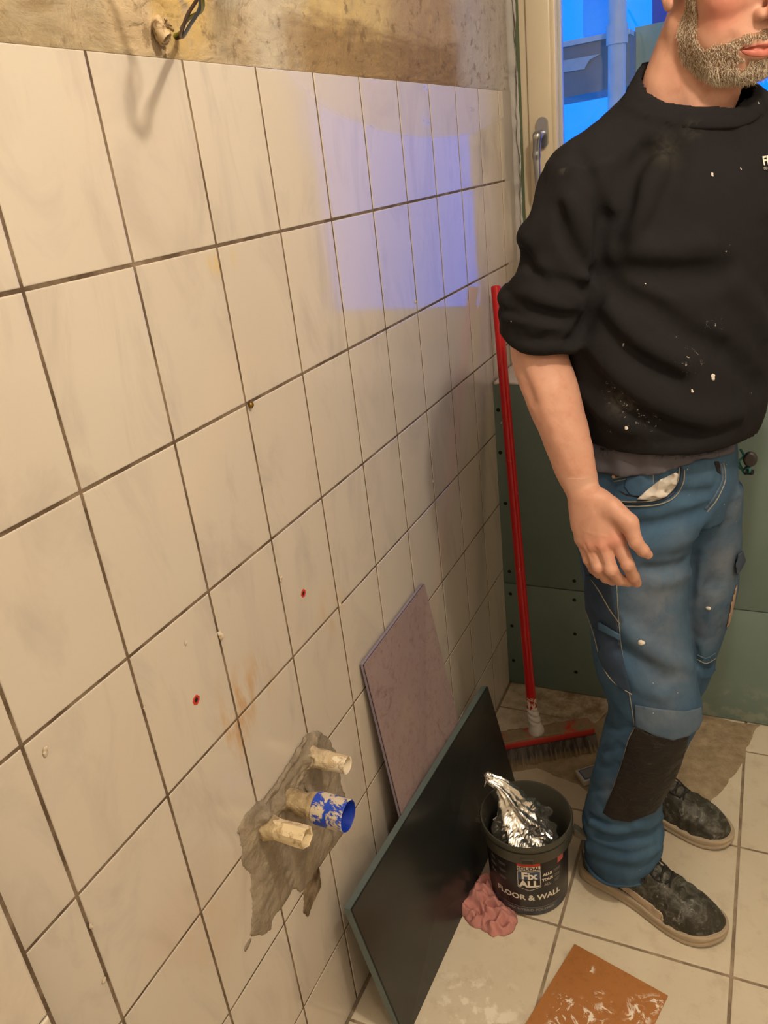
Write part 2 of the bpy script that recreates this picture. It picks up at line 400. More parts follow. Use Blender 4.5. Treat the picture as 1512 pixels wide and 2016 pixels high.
zs[-1]+=.0015
def endy(z): return 1.548+max(0,(TOP-z))*.17   # the ragged cut end beside the corner
for k,(z0,z1) in enumerate(zip(zs,zs[1:])):
    e=min(endy((z0+z1)/2),YB-.01); yy=[y for y in ys if y<e-.01]+[e]
    tiled(bm,'x',0.,-.008,yy,[z0,z1],.0040,.0014)
bmesh.ops.recalc_face_normals(bm,faces=bm.faces)
box(bm,(-.20,RY,0),(-.0009,YB+.3,TOP),0,1)          # grout and wall behind
v=box(bm,(-.20,RY,TOP),(-.004,YB,CZ),0,2)
box(bm,(-.0026,endy(TOP)+.003,LEDGE),(-.0002,YB,TOP),0,3)
wl=struct('wall_left',bm,[M_tile,M_grout,M_plaster,plain('corner_filler',lin(168,160,152),.85,nz=.1,ns=18,bs=.5)],label='cream glazed tiled wall on the left with bare plaster above it')
# ragged plaster lip above the tiles, a real relief
g=Grid((-.02,-.75,TOP-.006),(.022,YB-.03,CZ-.4),.0075)
n1=fbm(g.P,14,4,3); n2=fbm(g.P,60,3,5); yy=g.P[...,1]; zz=g.P[...,2]
# small relief over the bare area plus scraped chunks by the cable hole
hh=.0015*n1+.0012*n2-.001-.004*np.clip(-(zz-TOP-.004)/.01,0,1)
bmh=bmesh.new(); NY,NZ=300,110
YY=np.linspace(-.75,YB-.02,NY); ZZ=TOP-.001+np.linspace(0,1,NZ)**1.6*(CZ-.3-TOP)
G=np.stack(np.meshgrid(YY,ZZ,indexing='ij'),-1); PP=np.concatenate([np.zeros(G.shape[:2]+(1,)),G],-1).astype(np.float32)
H=-.0035+.0022*fbm(PP,16,3,2)+.0014*fbm(PP*np.array([1,.6,2.]),70,3,9)
ch=np.exp(-(((PP[...,1]-.245)/.045)**2+((PP[...,2]-1.635)/.026)**2)); H+=.004*ch*(fbm(PP,45,3,21)>-.1)
ch=np.exp(-(((PP[...,1]-.33)/.05)**2+((PP[...,2]-1.66)/.05)**2)); H+=-.003*ch*(fbm(PP,60,3,23)>0)
hole=np.exp(-(((PP[...,1]-.278)/.012)**2+((PP[...,2]-1.634)/.017)**2)**2); H-=.035*hole
slot=np.exp(-(((PP[...,1]-.280)/.005)**2)**2)*np.clip((1.634-PP[...,2])/.01,0,1); H-=.010*slot
H=np.where(PP[...,2]<TOP+.004,H*.4-.002,H)
Vv=[(float(H[i,j]),float(YY[i]),float(ZZ[j])) for i in range(NY) for j in range(NZ)]
Fv=[(i*NZ+j,(i+1)*NZ+j,(i+1)*NZ+j+1,i*NZ+j+1) for i in range(NY-1) for j in range(NZ-1)]
pl=npobj('plaster_relief',Vv,Fv,[M_plaster],wl); del g
# red bracket plugs' holes, adhesive drips along joints
# pier that steps forward at the left edge of the view
bm=bmesh.new()
tiled(bm,'x',.073,.062,[-.261-.2021,-.261],[TOP-V*k for k in range(8,0,-1)]+[TOP],.0034,.003)
for z in (0,):
    pass
bmesh.ops.recalc_face_normals(bm,faces=bm.faces)
box(bm,(-.003,-.62,0),(.0695,-.2583,TOP-.002),0,1)
tl=bm.verts.layers.float_vector.get('tile_shift')
struct('trim_1',bm,[M_tile,M_grout],label='narrow tiled pier stepping forward at the left end of the tiled wall')
# floor
bm=bmesh.new()
gx=[-.002,.327-.0,.6535,.980,1.306,1.633,RX]; gy=[RY,-1.036,-.711,-.385,-.060,.265,.591,.917,1.243,1.569,YB]
gx=[0.002]+gx[1:]
tiled(bm,'z',0.,-.009,gx,gy,.006,.0015)
bmesh.ops.recalc_face_normals(bm,faces=bm.faces)
box(bm,(-.1,RY-.1,-.15),(RX+.1,YB+.3,-.0022),0,1)
struct('floor',bm,[M_floor,M_fgrout],label='cream tiled bathroom floor with dusty grey joints')
# bare cement where floor tiles have been lifted, in front of the green boards
P=[(.15,1.035),(.215,1.012),(.27,1.0),(.35,.975),(.45,.945),(.53,.955),(.585,1.04),(.632,1.12),(.645,1.2),(.672,1.30),(.685,1.357),(.31,1.357),(.277,1.24),(.17,1.225)]
NXg=240; xs=np.linspace(.10,.74,NXg); ysg=np.linspace(.90,1.358,170); G=np.stack(np.meshgrid(xs,ysg,indexing='ij'),-1).astype(np.float32)
G3=np.concatenate([G,np.zeros(G.shape[:2]+(1,),np.float32)],-1)
D=poly2(G,P)+.007*fbm(G3,16,4,31); Hc=np.clip(-D/.004,-1,1)*.0016+.0003+.003*np.clip(-D/.03,0,1)+np.where(D<0,.0014*fbm(G3,40,4,5)*np.clip(-D/.01,0,1),0)
Vv=[(float(xs[i]),float(ysg[j]),float(Hc[i,j])) for i in range(NXg) for j in range(170)]
Fv=[(i*170+j,(i+1)*170+j,(i+1)*170+j+1,i*170+j+1) for i in range(NXg-1) for j in range(169) if D[i:i+2,j:j+2].min()<.004]
o=npobj('floor_cement_patch',Vv,Fv,[M_cement]); tag(o,'bare brown cement patch in the floor where tiles are lifted, by green boards','structure',kind='structure')
# right, rear, ceiling
bm=bmesh.new(); box(bm,(RX,RY-.1,0),(RX+.1,YB+.3,CZ)); struct('wall_right',bm,[M_wallpaint],label='plain painted wall outside the frame on the right')
bm=bmesh.new(); box(bm,(-.2,RY-.1,0),(RX+.1,RY,CZ)); struct('wall_front',bm,[M_wallpaint],label='plain painted wall behind the photographer')
bm=bmesh.new(); box(bm,(-.2,RY-.1,CZ),(RX+.1,YB+.3,CZ+.1)); struct('ceiling',bm,[M_wallpaint],label='plain pale ceiling above the frame')
# back: window wall with opening, rubble below, green boxed-in wall in front
WX0,WX1,WZ0,WZ1=.030,.70,.975,2.32
bm=bmesh.new()
box(bm,(-.004,YB,0),(WX0,YB+.22,CZ)); box(bm,(WX1,YB,0),(RX+.1,YB+.22,CZ)); box(bm,(WX0,YB,0),(WX1,YB+.22,WZ0)); box(bm,(WX0,YB,WZ1),(WX1,YB+.22,CZ))
wb=struct('wall_back',bm,[plain('rubble_plaster',lin(176,170,162),.9,nz=.18,ns=22,bs=1.0)],label='grey patched wall around the window at the far end')
# green board strip beside the window with white filler smears
g=Grid((-.004,YB-.02,LEDGE),(.034,YB+.004,2.3),.003)
w=.003*fbm(g.P*np.array([0,0,1],np.float32),18,3,4)
g.add(np.maximum(np.maximum(.012-g.P[...,0]+w,g.P[...,0]-.029-w*.8),np.abs(g.P[...,1]-(YB-.006))-.005)); Vg,Q=g.mesh()
def mat_strip():
    t=Nt('smeared_green_board',.7,.3); sx=t.n.new('ShaderNodeSeparateXYZ'); t.l.new(t.tc.outputs['Object'],sx.inputs[0])
    f=t.math('GREATER_THAN',t.math('MULTIPLY_ADD',t.noise(26,5,.6,t.co((1,1,.3))),-.022,.031),sx.outputs[0])
    t.col(t.mix(f,lin(88,98,74),lin(188,184,180))); t.bump(t.noise(60,4),.5,.003); return t.m
npobj('green_board_strip',Vg,Q,[mat_strip()],wb)
g=Grid((-.01,YB-.04,LEDGE+.1),(.03,YB+.002,2.2),.004)
sm_=fbm(g.P,22,4,8); g.add(np.hypot(g.P[...,0]+.002,g.P[...,1]-YB-.004)-(.016+.005*sm_)); Vg,Q=g.mesh(); npobj('corner_filler',Vg,Q,[plain('lilac_grey_filler',lin(170,164,160),.8,nz=.12,ns=30,bs=.8)],wb); 
# boxed-in wall
bm=bmesh.new()
box(bm,(-.002,YF,.0035),(.80,YF+.0125,.3455),.0015); box(bm,(.8025,YF,.0035),(RX,YF+.0125,.3455),.0015)
box(bm,(-.002,YF,.3485),(RX,YF+.0125,LEDGE-.009),.0015)
vs=box(bm,(-.002,YF+.013,.0),(RX,YB,LEDGE-.010),0,1)
bx=struct('wall_back_boxing',bm,[M_board,M_dark],label='low boxed-in wall of green plasterboard below the window',auto=True)
g=Grid((-.002,YF-.008,LEDGE-.016),(.62,YB,LEDGE+.02),.006)
g.add(np.maximum(np.maximum(g.P[...,2]-(LEDGE-.002+.0035*fbm(g.P,30,3,6)),LEDGE-.011-g.P[...,2]),np.maximum(YF-.002+.003*fbm(g.P,40,2,3)-g.P[...,1],g.P[...,1]-YB+.002))); Vg,Q=g.mesh()
npobj('ledge_filler',Vg,Q,[M_white],bx)
bm=bmesh.new(); box(bm,(.6,YF,LEDGE-.011),(RX,YB,LEDGE)); obj('ledge_filler',bm,[M_white],bx)
bm=bmesh.new()
for x,y in ((981,807),(985,891),(995,991),(1003,1125),(1005,1169),(1008,1232),(1011,1300),(1130.6,1143.7),(1130.6,1181),(1132,1248),(1134,1323),(1445.7,1157),(1127,1040),(1124,960)):
    p=pxy(x,y,YF)
    for r,z in ((.0052,YF-.0006),): 
        c=[bm.verts.new((p[0]+r*math.cos(a),z,p[2]+r*math.sin(a))) for a in [k*math.pi/6 for k in range(12)]]
        c2=[bm.verts.new((p[0]+r*.7*math.cos(a),z+.0004,p[2]+r*.7*math.sin(a))) for a in [k*math.pi/6 for k in range(12)]]
        for k in range(12): bm.faces.new((c[k],c[(k+1)%12],c2[(k+1)%12],c2[k]))
        bm.faces.new(c2)
obj('screw_holes',bm,[M_dark],bx)
g=Grid((.0,YF-.008,.79),(.06,YF+.006,.86),.0018)
for a,b,r in (((.026,YF,.834),(.040,YF,.831),.003),((.018,YF,.826),(.024,YF,.833),.002),((.022,YF,.846),(.034,YF,.842),.0025)): g.add(cone(g.P,a,b,r,r*.8)+.0015*fbm(g.P,120,2,4),.004)
Vg,Q=g.mesh(); npobj('filler_dabs',Vg,Q,[M_white],bx)

# window: fixed frame, opening sash, pane, handle
M_pvc=plain('cream_window_frame',lin(206,192,166),.35)
def frame(bm,x0,x1,z0,z1,w,y0,y1,bev=.003):
    for a,b,c,d in ((x0,x0+w,z0,z1),(x1-w,x1,z0,z1),(x0+w-.001,x1-w+.001,z0,z0+w),(x0+w-.001,x1-w+.001,z1-w,z1)): box(bm,(a,y0,c),(b,y1,d),bev)
bm=bmesh.new(); frame(bm,WX0-.004,WX1,WZ0,WZ1,.022,YB-.012,YB+.06)
wn=struct('window_1',bm,[M_pvc],label='cream framed window with blue dusk behind, at the far end',auto=True)
bm=bmesh.new(); frame(bm,WX0+.0165,WX1-.02,WZ0+.02,WZ1-.02,.058,YB-.024,YB+.05,.004); frame(bm,WX0+.0730,WX1-.077,WZ0+.077,WZ1-.077,.013,YB-.016,YB+.03,.004)
sash=obj('window_sash',bm,[M_pvc],wn,auto=True)
bm=bmesh.new(); frame(bm,WX0+.0855,WX1-.089,WZ0+.0895,WZ1-.0895,.0085,YB+.006,YB+.03,.0015); obj('glazing_seal',bm,[plain('pale_glazing_bead',lin(176,180,190),.4)],sash,auto=True)
gm=bpy.data.materials.new('window_glass'); gm.use_nodes=True; nt=gm.node_tree; nt.nodes.remove(nt.nodes['Principled BSDF'])
tr=nt.nodes.new('ShaderNodeBsdfTransparent'); gl=nt.nodes.new('ShaderNodeBsdfGlossy'); gl.inputs['Roughness'].default_value=.02; fr=nt.nodes.new('ShaderNodeFresnel'); fr.inputs[0].default_value=1.45
mx=nt.nodes.new('ShaderNodeMixShader'); nt.links.new(fr.outputs[0],mx.inputs[0]); nt.links.new(tr.outputs[0],mx.inputs[1]); nt.links.new(gl.outputs[0],mx.inputs[2]); nt.links.new(mx.outputs[0],nt.nodes['Material Output'].inputs[0])
bm=bmesh.new(); box(bm,(WX0+.088,YB+.016,WZ0+.088),(WX1-.088,YB+.020,WZ1-.088)); obj('glass_pane',bm,[gm],wn)
M_steel=plain('brushed_aluminium',lin(168,170,176),.28,metal=1.)
hp=pxy(1070,250,YB-.03)
def hz(py): return pxy(1062,py,YB-.04)[2]
hx0=pxy(1066,300,YB-.03)[0]; zc=hz(262)
bm=bmesh.new()
def stadium(bm,cx,cz,w,h,y0,y1,n=10,bev=.002):
    pts=[]
    for k in range(n+1): a=math.pi*k/n; pts.append((cx+w*math.cos(a),cz+h+w*math.sin(a)))
    for k in range(n+1): a=math.pi+math.pi*k/n; pts.append((cx+w*math.cos(a),cz-h+w*math.sin(a)))
    f=bm.faces.new([bm.verts.new((x,y1,z)) for x,z in pts]); r=bmesh.ops.extrude_face_region(bm,geom=[f]); vs=[v for v in r['geom'] if isinstance(v,bmesh.types.BMVert)]
    bmesh.ops.translate(bm,verts=vs,vec=(0,y0-y1,0)); bmesh.ops.recalc_face_normals(bm,faces=bm.faces)
stadium(bm,hx0+.004,zc,.0135,.022,YB-.036,YB-.0245)
hd=obj('window_handle',bm,[M_steel],wn,auto=True); 
g=Grid((hx0-.04,YB-.10,zc-.17),(hx0+.05,YB-.02,zc+.04),.0016)
g.add(cone(g.P,(hx0+.004,YB-.03,zc-.002),(hx0,YB-.066,zc-.006),.0095,.0105),.004); g.add(cone(g.P,(hx0,YB-.068,zc-.006),(hx0-.004,YB-.066,zc-.05),.0105,.009),.006); g.add(cone(g.P,(hx0-.004,YB-.066,zc-.05),(hx0-.001,YB-.068,zc-.125),.009,.0072),.006)
Vg,Q=g.mesh(); npobj('handle_lever',Vg,Q,[M_steel],hd)
g=Grid((hx0-.02,YB-.09,zc-.03),(hx0+.02,YB-.06,zc+.02),.0012); g.add(ell(g.P,(hx0-.001,YB-.0775,zc-.008),(.0075,.0025,.0075))); Vg,Q=g.mesh(); npobj('handle_button',Vg,Q,[plain('button_steel',lin(190,190,190),.35,metal=1.)],hd)

# ================================================================== OUTSIDE THE WINDOW
YO=2.75
M_zinc=plain('weathered_zinc',lin(206,198,150),.55,nz=.28,ns=9,bs=.3)
M_conc=plain('wet_concrete',lin(140,132,98),.85,nz=.3,ns=7,bs=.4)
M_blue=plain('blue_hoarding',lin(60,205,190),.7,nz=.1)
a=pxy(1197,60,YO); b=pxy(1233,60,YO)
bm=bmesh.new(); tube(bm,[((a[0]+b[0])/2,YO,-.5),((a[0]+b[0])/2,YO,4.2)],(b[0]-a[0])/2,24)
post=obj('drain_pipe',bm,[M_zinc],smooth=True); 
tag(post,'upright weathered grey pipe outside the window, behind his right shoulder','pipe')
bm=bmesh.new(); zj=pxy(1215,68,YO)[2]; tube(bm,[((a[0]+b[0])/2,YO,zj-.03),((a[0]+b[0])/2,YO,zj+.03)],(b[0]-a[0])/2+.006,24); obj('pipe_collar',bm,[M_zinc],post)
def beam(name,label,poly,y0,dep,m,cat):
    bm=bmesh.new(); vs=[bm.verts.new(pxy(x,y,y0)) for x,y in poly]; f=bm.faces.new(vs); r=bmesh.ops.extrude_face_region(bm,geom=[f])
    bmesh.ops.translate(bm,verts=[v for v in r['geom'] if isinstance(v,bmesh.types.BMVert)],vec=(0,dep,0)); bmesh.ops.recalc_face_normals(bm,faces=bm.faces)
    o=obj(name,bm,[m]); return tag(o,label,cat)
fl=beam('balcony_slab','dark concrete balcony edge outside the window, left of the upright pipe',[(1040,96),(1240,56),(1240,168),(1040,206)],YO+.10,.5,M_conc,'balcony')
bm=bmesh.new(); vs=[bm.verts.new(pxy(x,y,YO+.085)) for x,y in ((1040,96),(1240,56),(1240,66),(1040,107))]; f=bm.faces.new(vs); r=bmesh.ops.extrude_face_region(bm,geom=[f]); bmesh.ops.translate(bm,verts=[v for v in r['geom'] if isinstance(v,bmesh.types.BMVert)],vec=(0,.1,0)); bmesh.ops.recalc_face_normals(bm,faces=bm.faces); obj('edge_flashing',bm,[M_zinc],fl)
bm=bmesh.new(); vs=[bm.verts.new(pxy(x,y,YO+.09)) for x,y in ((1060,128),(1182,106),(1160,118),(1150,136),(1060,150))]; f=bm.faces.new(vs); r=bmesh.ops.extrude_face_region(bm,geom=[f]); bmesh.ops.translate(bm,verts=[v for v in r['geom'] if isinstance(v,bmesh.types.BMVert)],vec=(0,.05,0)); bmesh.ops.recalc_face_normals(bm,faces=bm.faces); obj('pale_render_patch',bm,[plain('pale_render',lin(190,184,140),.8,nz=.2)],fl)
beam('balcony_parapet','mossy grey parapet outside the window, between pipe and neck',[(1250,54),(1480,6),(1480,170),(1250,190)],YO+.25,.4,plain('mossy_parapet',lin(176,180,112),.85,nz=.3,ns=6),'balcony')
beam('facade_strip','blue-grey upright strip of far facade above the parapet',[(1148,-150),(1199,-150),(1199,60),(1148,72)],YO+1.2,.3,M_blue,'building')
beam('scaffold_upright','thin grey upright just left of his ear, outside the window',[(1284,-150),(1312,-150),(1312,60),(1284,60)],YO+.9,.06,plain('dark_upright',lin(80,90,120),.6),'scaffold')
# ================================================================== THINGS ON THE WALL
# red wall plugs
M_red=plain('red_plug_plastic',lin(190,52,36),.55,nz=.15,ns=60)
for i,(x,y,lab) in enumerate(((597,1168,'red wall plug in the cream tiles, the higher in view, nearer the corner'),(386,1378,'red wall plug in the cream tiles, above the three pipe stubs to their left'))):
    p=pxx(x,y,0); bm=bmesh.new(); n=20; prof=[(.0062,-.002),(.0066,.0004),(.0058,.0010),(.0034,.0006),(.0033,.0004)]
    rings=[[bm.verts.new((h,p[1]+r*(1+.12*math.sin(k*2.1+i))*math.cos(2*math.pi*k/n),p[2]+r*(1+.10*math.sin(k*1.7+i))*math.sin(2*math.pi*k/n))) for k in range(n)] for r,h in prof]
    for a,b in zip(rings,rings[1:]):
        for k in range(n): bm.faces.new((a[k],a[(k+1)%n],b[(k+1)%n],b[k]))
    mi=bm.faces.new(rings[-1]); mi.material_index=1
    o=obj('wall_plug',bm,[M_red,M_dark]); tag(o,lab,'wall plug','red wall plugs in the tiles')
# brass screw in the crossing of two joints
p=pxx(490.5,797,0); g=Grid((-.004,p[1]-.009,p[2]-.009),(.012,p[1]+.009,p[2]+.009),.0007)
g.add(ell(g.P,(.003,p[1],p[2]),(.0038,.0045,.0045))); g.add(cone(g.P,(-.003,p[1],p[2]),(.003,p[1],p[2]),.002,.002),.001); g.sub(np.maximum(np.abs(g.P[...,1]-p[1])-.0006,.0055-g.P[...,0]),.0003)
Vg,Q=g.mesh(); tag(npobj('brass_screw',Vg,Q,[plain('aged_brass',lin(150,116,60),.35,metal=1.)]),'small brass screw head at a crossing of dark tile joints','screw')
# small cement crumbs beside the joints
cr=[(552,1140,.0035),(433,1250,.005),(365,1266,.002),(818,595,.003),(851,947,.003),(668,1190,.004),(284,1392,.003),(88,1478,.004),(205,1930,.003),(176,1825,.003)]
g=None
Vs=[];Fs=[];k0=0
for x,y,r in cr:
    p=pxx(x,y,0); q=Grid((-.004,p[1]-.014,p[2]-.014),(.012,p[1]+.014,p[2]+.014),.0012); q.add(np.maximum(ell(q.P,(0,p[1],p[2]),(r*.7,r,r*1.5))+.0022*fbm(q.P,220,2,int(x)),.0004-q.P[...,0])); v,f=q.mesh()
    if len(v): Vs.append(v);Fs.append(f+k0);k0+=len(v)
o=npobj('cement_crumbs',np.concatenate(Vs),np.concatenate(Fs),[plain('pale_crumb',lin(196,180,158),.9)]); tag(o,'small pale cement crumbs stuck along the dark tile joints','cement',kind='stuff')

# mortar bed round the pipes (traced, its own relief)
def relief_on_wall(name,poly,mat,hmax,seed,base=.0015,rag=.004,parent=None,bumps=()):
    W3=[pxx(x,y,0)[1:] for x,y in poly]; lo=np.min(W3,0)-.02; hi=np.max(W3,0)+.02; st=.0025
    ya=np.arange(lo[0],hi[0],st); za=np.arange(lo[1],hi[1],st); G=np.stack(np.meshgrid(ya,za,indexing='ij'),-1).astype(np.float32)
    G3=np.concatenate([np.zeros(G.shape[:2]+(1,),np.float32),G],-1)
    D=poly2(G,W3)+rag*fbm(G3,40,3,seed); H=np.where(D<0,base+hmax*np.clip(-D/.02,0,1)*(.7+.5*fbm(G3,55,4,seed+1)),-.004)
    for (x,y,r,h) in bumps:
        c=pxx(x,y,0)[1:]; H=H+np.where(D<.004,h*np.exp(-((G[...,0]-c[0])**2+(G[...,1]-c[1])**2)/r**2)*(1+.5*fbm(G3,90,3,seed+2)),0)
    n=len(za); Vv=np.concatenate([H[...,None],G],-1).reshape(-1,3)
    Fv=[(i*n+j,(i+1)*n+j,(i+1)*n+j+1,i*n+j+1) for i in range(len(ya)-1) for j in range(n-1) if D[i:i+2,j:j+2].min()<.003]
    return npobj(name,Vv,Fv,[mat],parent)
mp=[(618,1437),(600,1450),(585,1480),(560,1520),(530,1560),(502,1582),(478,1612),(465,1632),(472,1660),(474,1695),(490,1725),(496,1760),(494,1800),(494,1838),(520,1846),(536,1830),(536,1810),(556,1785),(568,1765),(575,1748),(590,1760),(612,1735),(625,1705),(640,1690),(660,1665),(676,1640),(680,1585),(672,1545),(664,1500),(656,1470),(645,1450),(632,1440)]
mb=relief_on_wall('mortar_bed',mp,M_mortar,.004,41,bumps=((508,1600,.016,.012),(600,1490,.016,.012),(548,1578,.012,.010),(585,1590,.018,.016),(655,1560,.008,.006),(560,1540,.01,.004),(618,1455,.012,.006)))
tag(mb,'rough grey mortar bed spread around the three pipe stubs on the tiled wall','mortar')
# a raised trowel ridge
g=Grid((-.002,.14,.50),(.03,.36,.70),.002)
for pts,r in (([(602,1455),(575,1500),(545,1548),(512,1590)],.0042),([(612,1490),(592,1530),(575,1562)],.0035),([(598,1540),(606,1560)],.003)):
    P3=[pxx(x,y,.004) for x,y in pts]
    for a,b in zip(P3,P3[1:]): g.add(cone(g.P,a,b,r,r)+.0022*fbm(g.P,120,3,5),.003)
Vg,Q=g.mesh(); npobj('trowel_ridge',Vg,Q,[M_mortar],mb)
mo=relief_on_wall('mortar_patch',[(616,1698),(629,1708),(632,1745),(618,1775),(606,1803),(597,1795),(596,1762),(602,1745),(600,1726),(609,1718)],mat_mortar('dark_scraped_mortar',lin(84,66,46),lin(160,144,122)),.0022,52,rag=.0025); tag(mo,'small dark scraped mortar patch on the tiles below the blue pipe','mortar')
mo=relief_on_wall('mortar_patch',[(480,1862),(490,1850),(494,1848),(490,1862),(482,1876),(477,1874)],M_mortar,.001,57,rag=.004); tag(mo,'tiny smear of mortar under the lowest tongue of the grey mortar bed','mortar')

def pipe(name,label,base,tip_dx,r,mats,thick,lab2=None,tilt=(0,0),hexa=False,group=None,rough=0.):
    b=pxx(*base,0); n=48; t=thing(name,label,'pipe',(0,b[1],b[2]),group)
    bm=bmesh.new(); prof=[(r,-.02)]+[(r,tip_dx*k/12) for k in range(0,13)]+[(r-thick*.3,tip_dx+.0008),(r-thick,tip_dx),(r-thick,tip_dx-.01),(r-thick,.0)]
    rings=[]
    for q,(rr,x) in enumerate(prof):
        ring=[]
        for k in range(n):
            a=2*math.pi*k/n; w=rr
            if hexa: 
                m_=max(abs(math.cos(a-j*math.pi/3)) for j in range(3)); f=max(0,min(1,x/tip_dx*1.5-.2)); w=rr*((1-f)+f*(.93/m_))
            w+=rough*math.sin(3*a+x*90)*math.cos(5*a-x*60)
            ring.append(bm.verts.new((x,b[1]+w*math.cos(a)+tilt[0]*x,b[2]+w*math.sin(a)+tilt[1]*x)))
        rings.append(ring)
    for a,c in zip(rings,rings[1:]):
        for k in range(n): bm.faces.new((a[k],a[(k+1)%n],c[(k+1)%n],c[k]))
    bm.faces.new(rings[-1]); bmesh.ops.recalc_face_normals(bm,faces=bm.faces)
    obj('pipe_wall',bm,mats,t,auto=True); return t,b
def mat_pipe(name,base,dirt,lo,hi,sc_=34,rough=.35):
    t=Nt(name,rough,.5); f=t.ramp(t.noise(sc_,6,.7,None,.5),lo,hi); t.col(t.mix(f,base,t.mix(t.noise(90,3),dirt,tuple(x*1.25 for x in dirt[:3])+(1,)))); t.bump(f,.6,.0015); t.rgh(f,rough,.85); return t.m
t,b=pipe('pipe_stub','white plastic pipe stub from the wall, the uppermost of three, crusted with mortar',(605,1488),.073,.0145,[mat_pipe('white_pipe',lin(236,222,198),lin(190,168,134),.52,.58)],.0022,group='white pipe stubs in the mortar')
g=Grid((-.003,b[1]-.04,b[2]-.035),(.055,b[1]+.035,b[2]+.035),.002); rr=np.hypot(g.P[...,1]-b[1],g.P[...,2]-b[2]); f=.0045*np.clip(1-g.P[...,0]/.05,0,1)
g.add(np.maximum(rr-.0140-f*(1.0+1.6*fbm(g.P,75,3,4)),g.P[...,0]-.046)); Vg,Q=g.mesh(); npobj('mortar_crust',Vg,Q,[mat_mortar('pale_crust',lin(176,156,124),lin(222,204,172))],t)
t,b=pipe('pipe_stub','cream pipe stub with angular cut end, lowest and leftmost of three',(516,1624),.077,.0155,[mat_pipe('cream_pipe',lin(228,208,170),lin(178,152,112),.56,.66,40,.5)],.0028,hexa=True,rough=.0005,group='white pipe stubs in the mortar')
g=Grid((-.003,b[1]-.035,b[2]-.035),(.04,b[1]+.035,b[2]+.035),.002); rr=np.hypot(g.P[...,1]-b[1],g.P[...,2]-b[2])
g.add(np.maximum(rr-.0152-.0035*np.clip(1-g.P[...,0]/.03,0,1)*(1+1.5*fbm(g.P,75,3,14)),g.P[...,0]-.03)); Vg,Q=g.mesh(); npobj('mortar_crust',Vg,Q,[mat_mortar('cream_crust',lin(160,140,106),lin(206,186,150))],t)
t,b=pipe('drain_stub','blue drain pipe end smeared with white mortar, beside the cream stub',(562,1573),.044,.0165,[M_mortar],.002)
g=Grid((-.003,b[1]-.04,b[2]-.04),(.075,b[1]+.04,b[2]+.04),.002); rr=np.hypot(g.P[...,1]-b[1],g.P[...,2]-b[2])
g.add(np.maximum(rr-.0185-.003*fbm(g.P,60,3,24)-.004*np.exp(-((g.P[...,0]-.052)/.006)**2),g.P[...,0]-.064)); Vg,Q=g.mesh(); npobj('mortar_crust',Vg,Q,[mat_mortar('collar_crust',lin(146,124,92),lin(196,176,140))],t)
mblue=mat_pipe('blue_pipe',lin(28,70,190),lin(196,182,158),.49,.53,46,.4)
def mat_bluein():
    t=Nt('blue_pipe_inside',.4,.5); t.col(lin(20,52,160)); return t.m
bm=bmesh.new(); n=64; r=.0245; prof=[(r-.002,.056),(r,.0575),(r,.075),(r,.09),(r,.1085),(r-.0012,.110),(r-.0018,.1085),(r-.0018,.06)]
rings=[[bm.verts.new((x,b[1]+q*math.cos(2*math.pi*k/n)*1.0,b[2]+q*math.sin(2*math.pi*k/n)-.02*(x-.05))) for k in range(n)] for q,x in prof]
for i,(a,c) in enumerate(zip(rings,rings[1:])):
    for k in range(n):
        f=bm.faces.new((a[k],a[(k+1)%n],c[(k+1)%n],c[k])); f.material_index=1 if i>=5 else 0
f=bm.faces.new(rings[0]); f.material_index=0; bmesh.ops.recalc_face_normals(bm,faces=bm.faces); obj('blue_sleeve',bm,[mblue,mat_bluein()],t,auto=True)

# cable conduit and wires
def solve_wire(pt,sh):   # the point on the photo ray whose lamp shadow falls nearest to the given spot on the wall
    best=None
    S=pxx(*sh,0)
    for X in np.arange(.004,.5,.004):
        P=pxx(*pt,X); L=np.array(LAMP); t=L[0]/(L[0]-P[0]); q=L+(P-L)*t; e=np.linalg.norm(q-S)
        if best is None or e<best[0]: best=(e,P)
    return best[1]
W0=pxx(331,77,-.012); 
w1=solve_wire((358,65),(322,150)); w2=solve_wire((372,38),(296,196)); w3=solve_wire((394,8),(262,214)); w4=solve_wire((392,-30),(215,185)); w5=solve_wire((380,-90),(188,90)); w6=solve_wire((376,-170),(180,0)); w7=w6+np.array([-.02,-.03,.12]); w8=w7+np.array([-.05,.02,.1])
tw=thing('electric_cable','loose electric wires curling out of a broken plaster hole above the tiles','cable',tuple(pxx(325,75,0)))
def mat_wire(name,c): return plain(name,c,.4)
cols=[('blue_wire',lin(34,60,84)),('brown_wire',lin(80,46,30)),('green_wire',lin(120,120,30))]
for i,(nm,c) in enumerate(cols):
    off=[np.array([.002*math.cos(2.1*i+k*1.3),.0035*math.sin(2.1*i+k*.9),.0045*math.cos(2.1*i+k*1.1)]) for k in range(10)]
    pts=[W0+off[0]*.3,W0+np.array([.02,.0,.002])+off[1]*.6,w1+off[2],w2+off[3]*1.1,w3+off[4]*1.3,w4+off[5]*1.5,w5+off[6]*1.5,w6+off[7]*1.5,w7+off[8],w8+off[9]]
    bm=bmesh.new(); tube(bm,catmull(pts,8),.00185,10); obj(nm,bm,[mat_wire(nm+'_sheath',c)],tw,smooth=True)
bm=bmesh.new(); c0=pxx(316,62,.006); c1=pxx(328,74,.010); pa=[pxx(308,38,-.012),pxx(311,52,.002),pxx(320,66,.010),pxx(329,76,.014)]
tube(bm,catmull(pa,6),.0068,20); bmesh.ops.delete(bm,geom=[f for f in bm.faces if len(f.verts)>4],context='FACES'); o=obj('conduit',bm,[mat_pipe('old_conduit',lin(196,172,136),lin(110,84,56),.5,.62,60,.6)],tw,smooth=True); sm=o.modifiers.new('s','SOLIDIFY'); sm.thickness=.0012
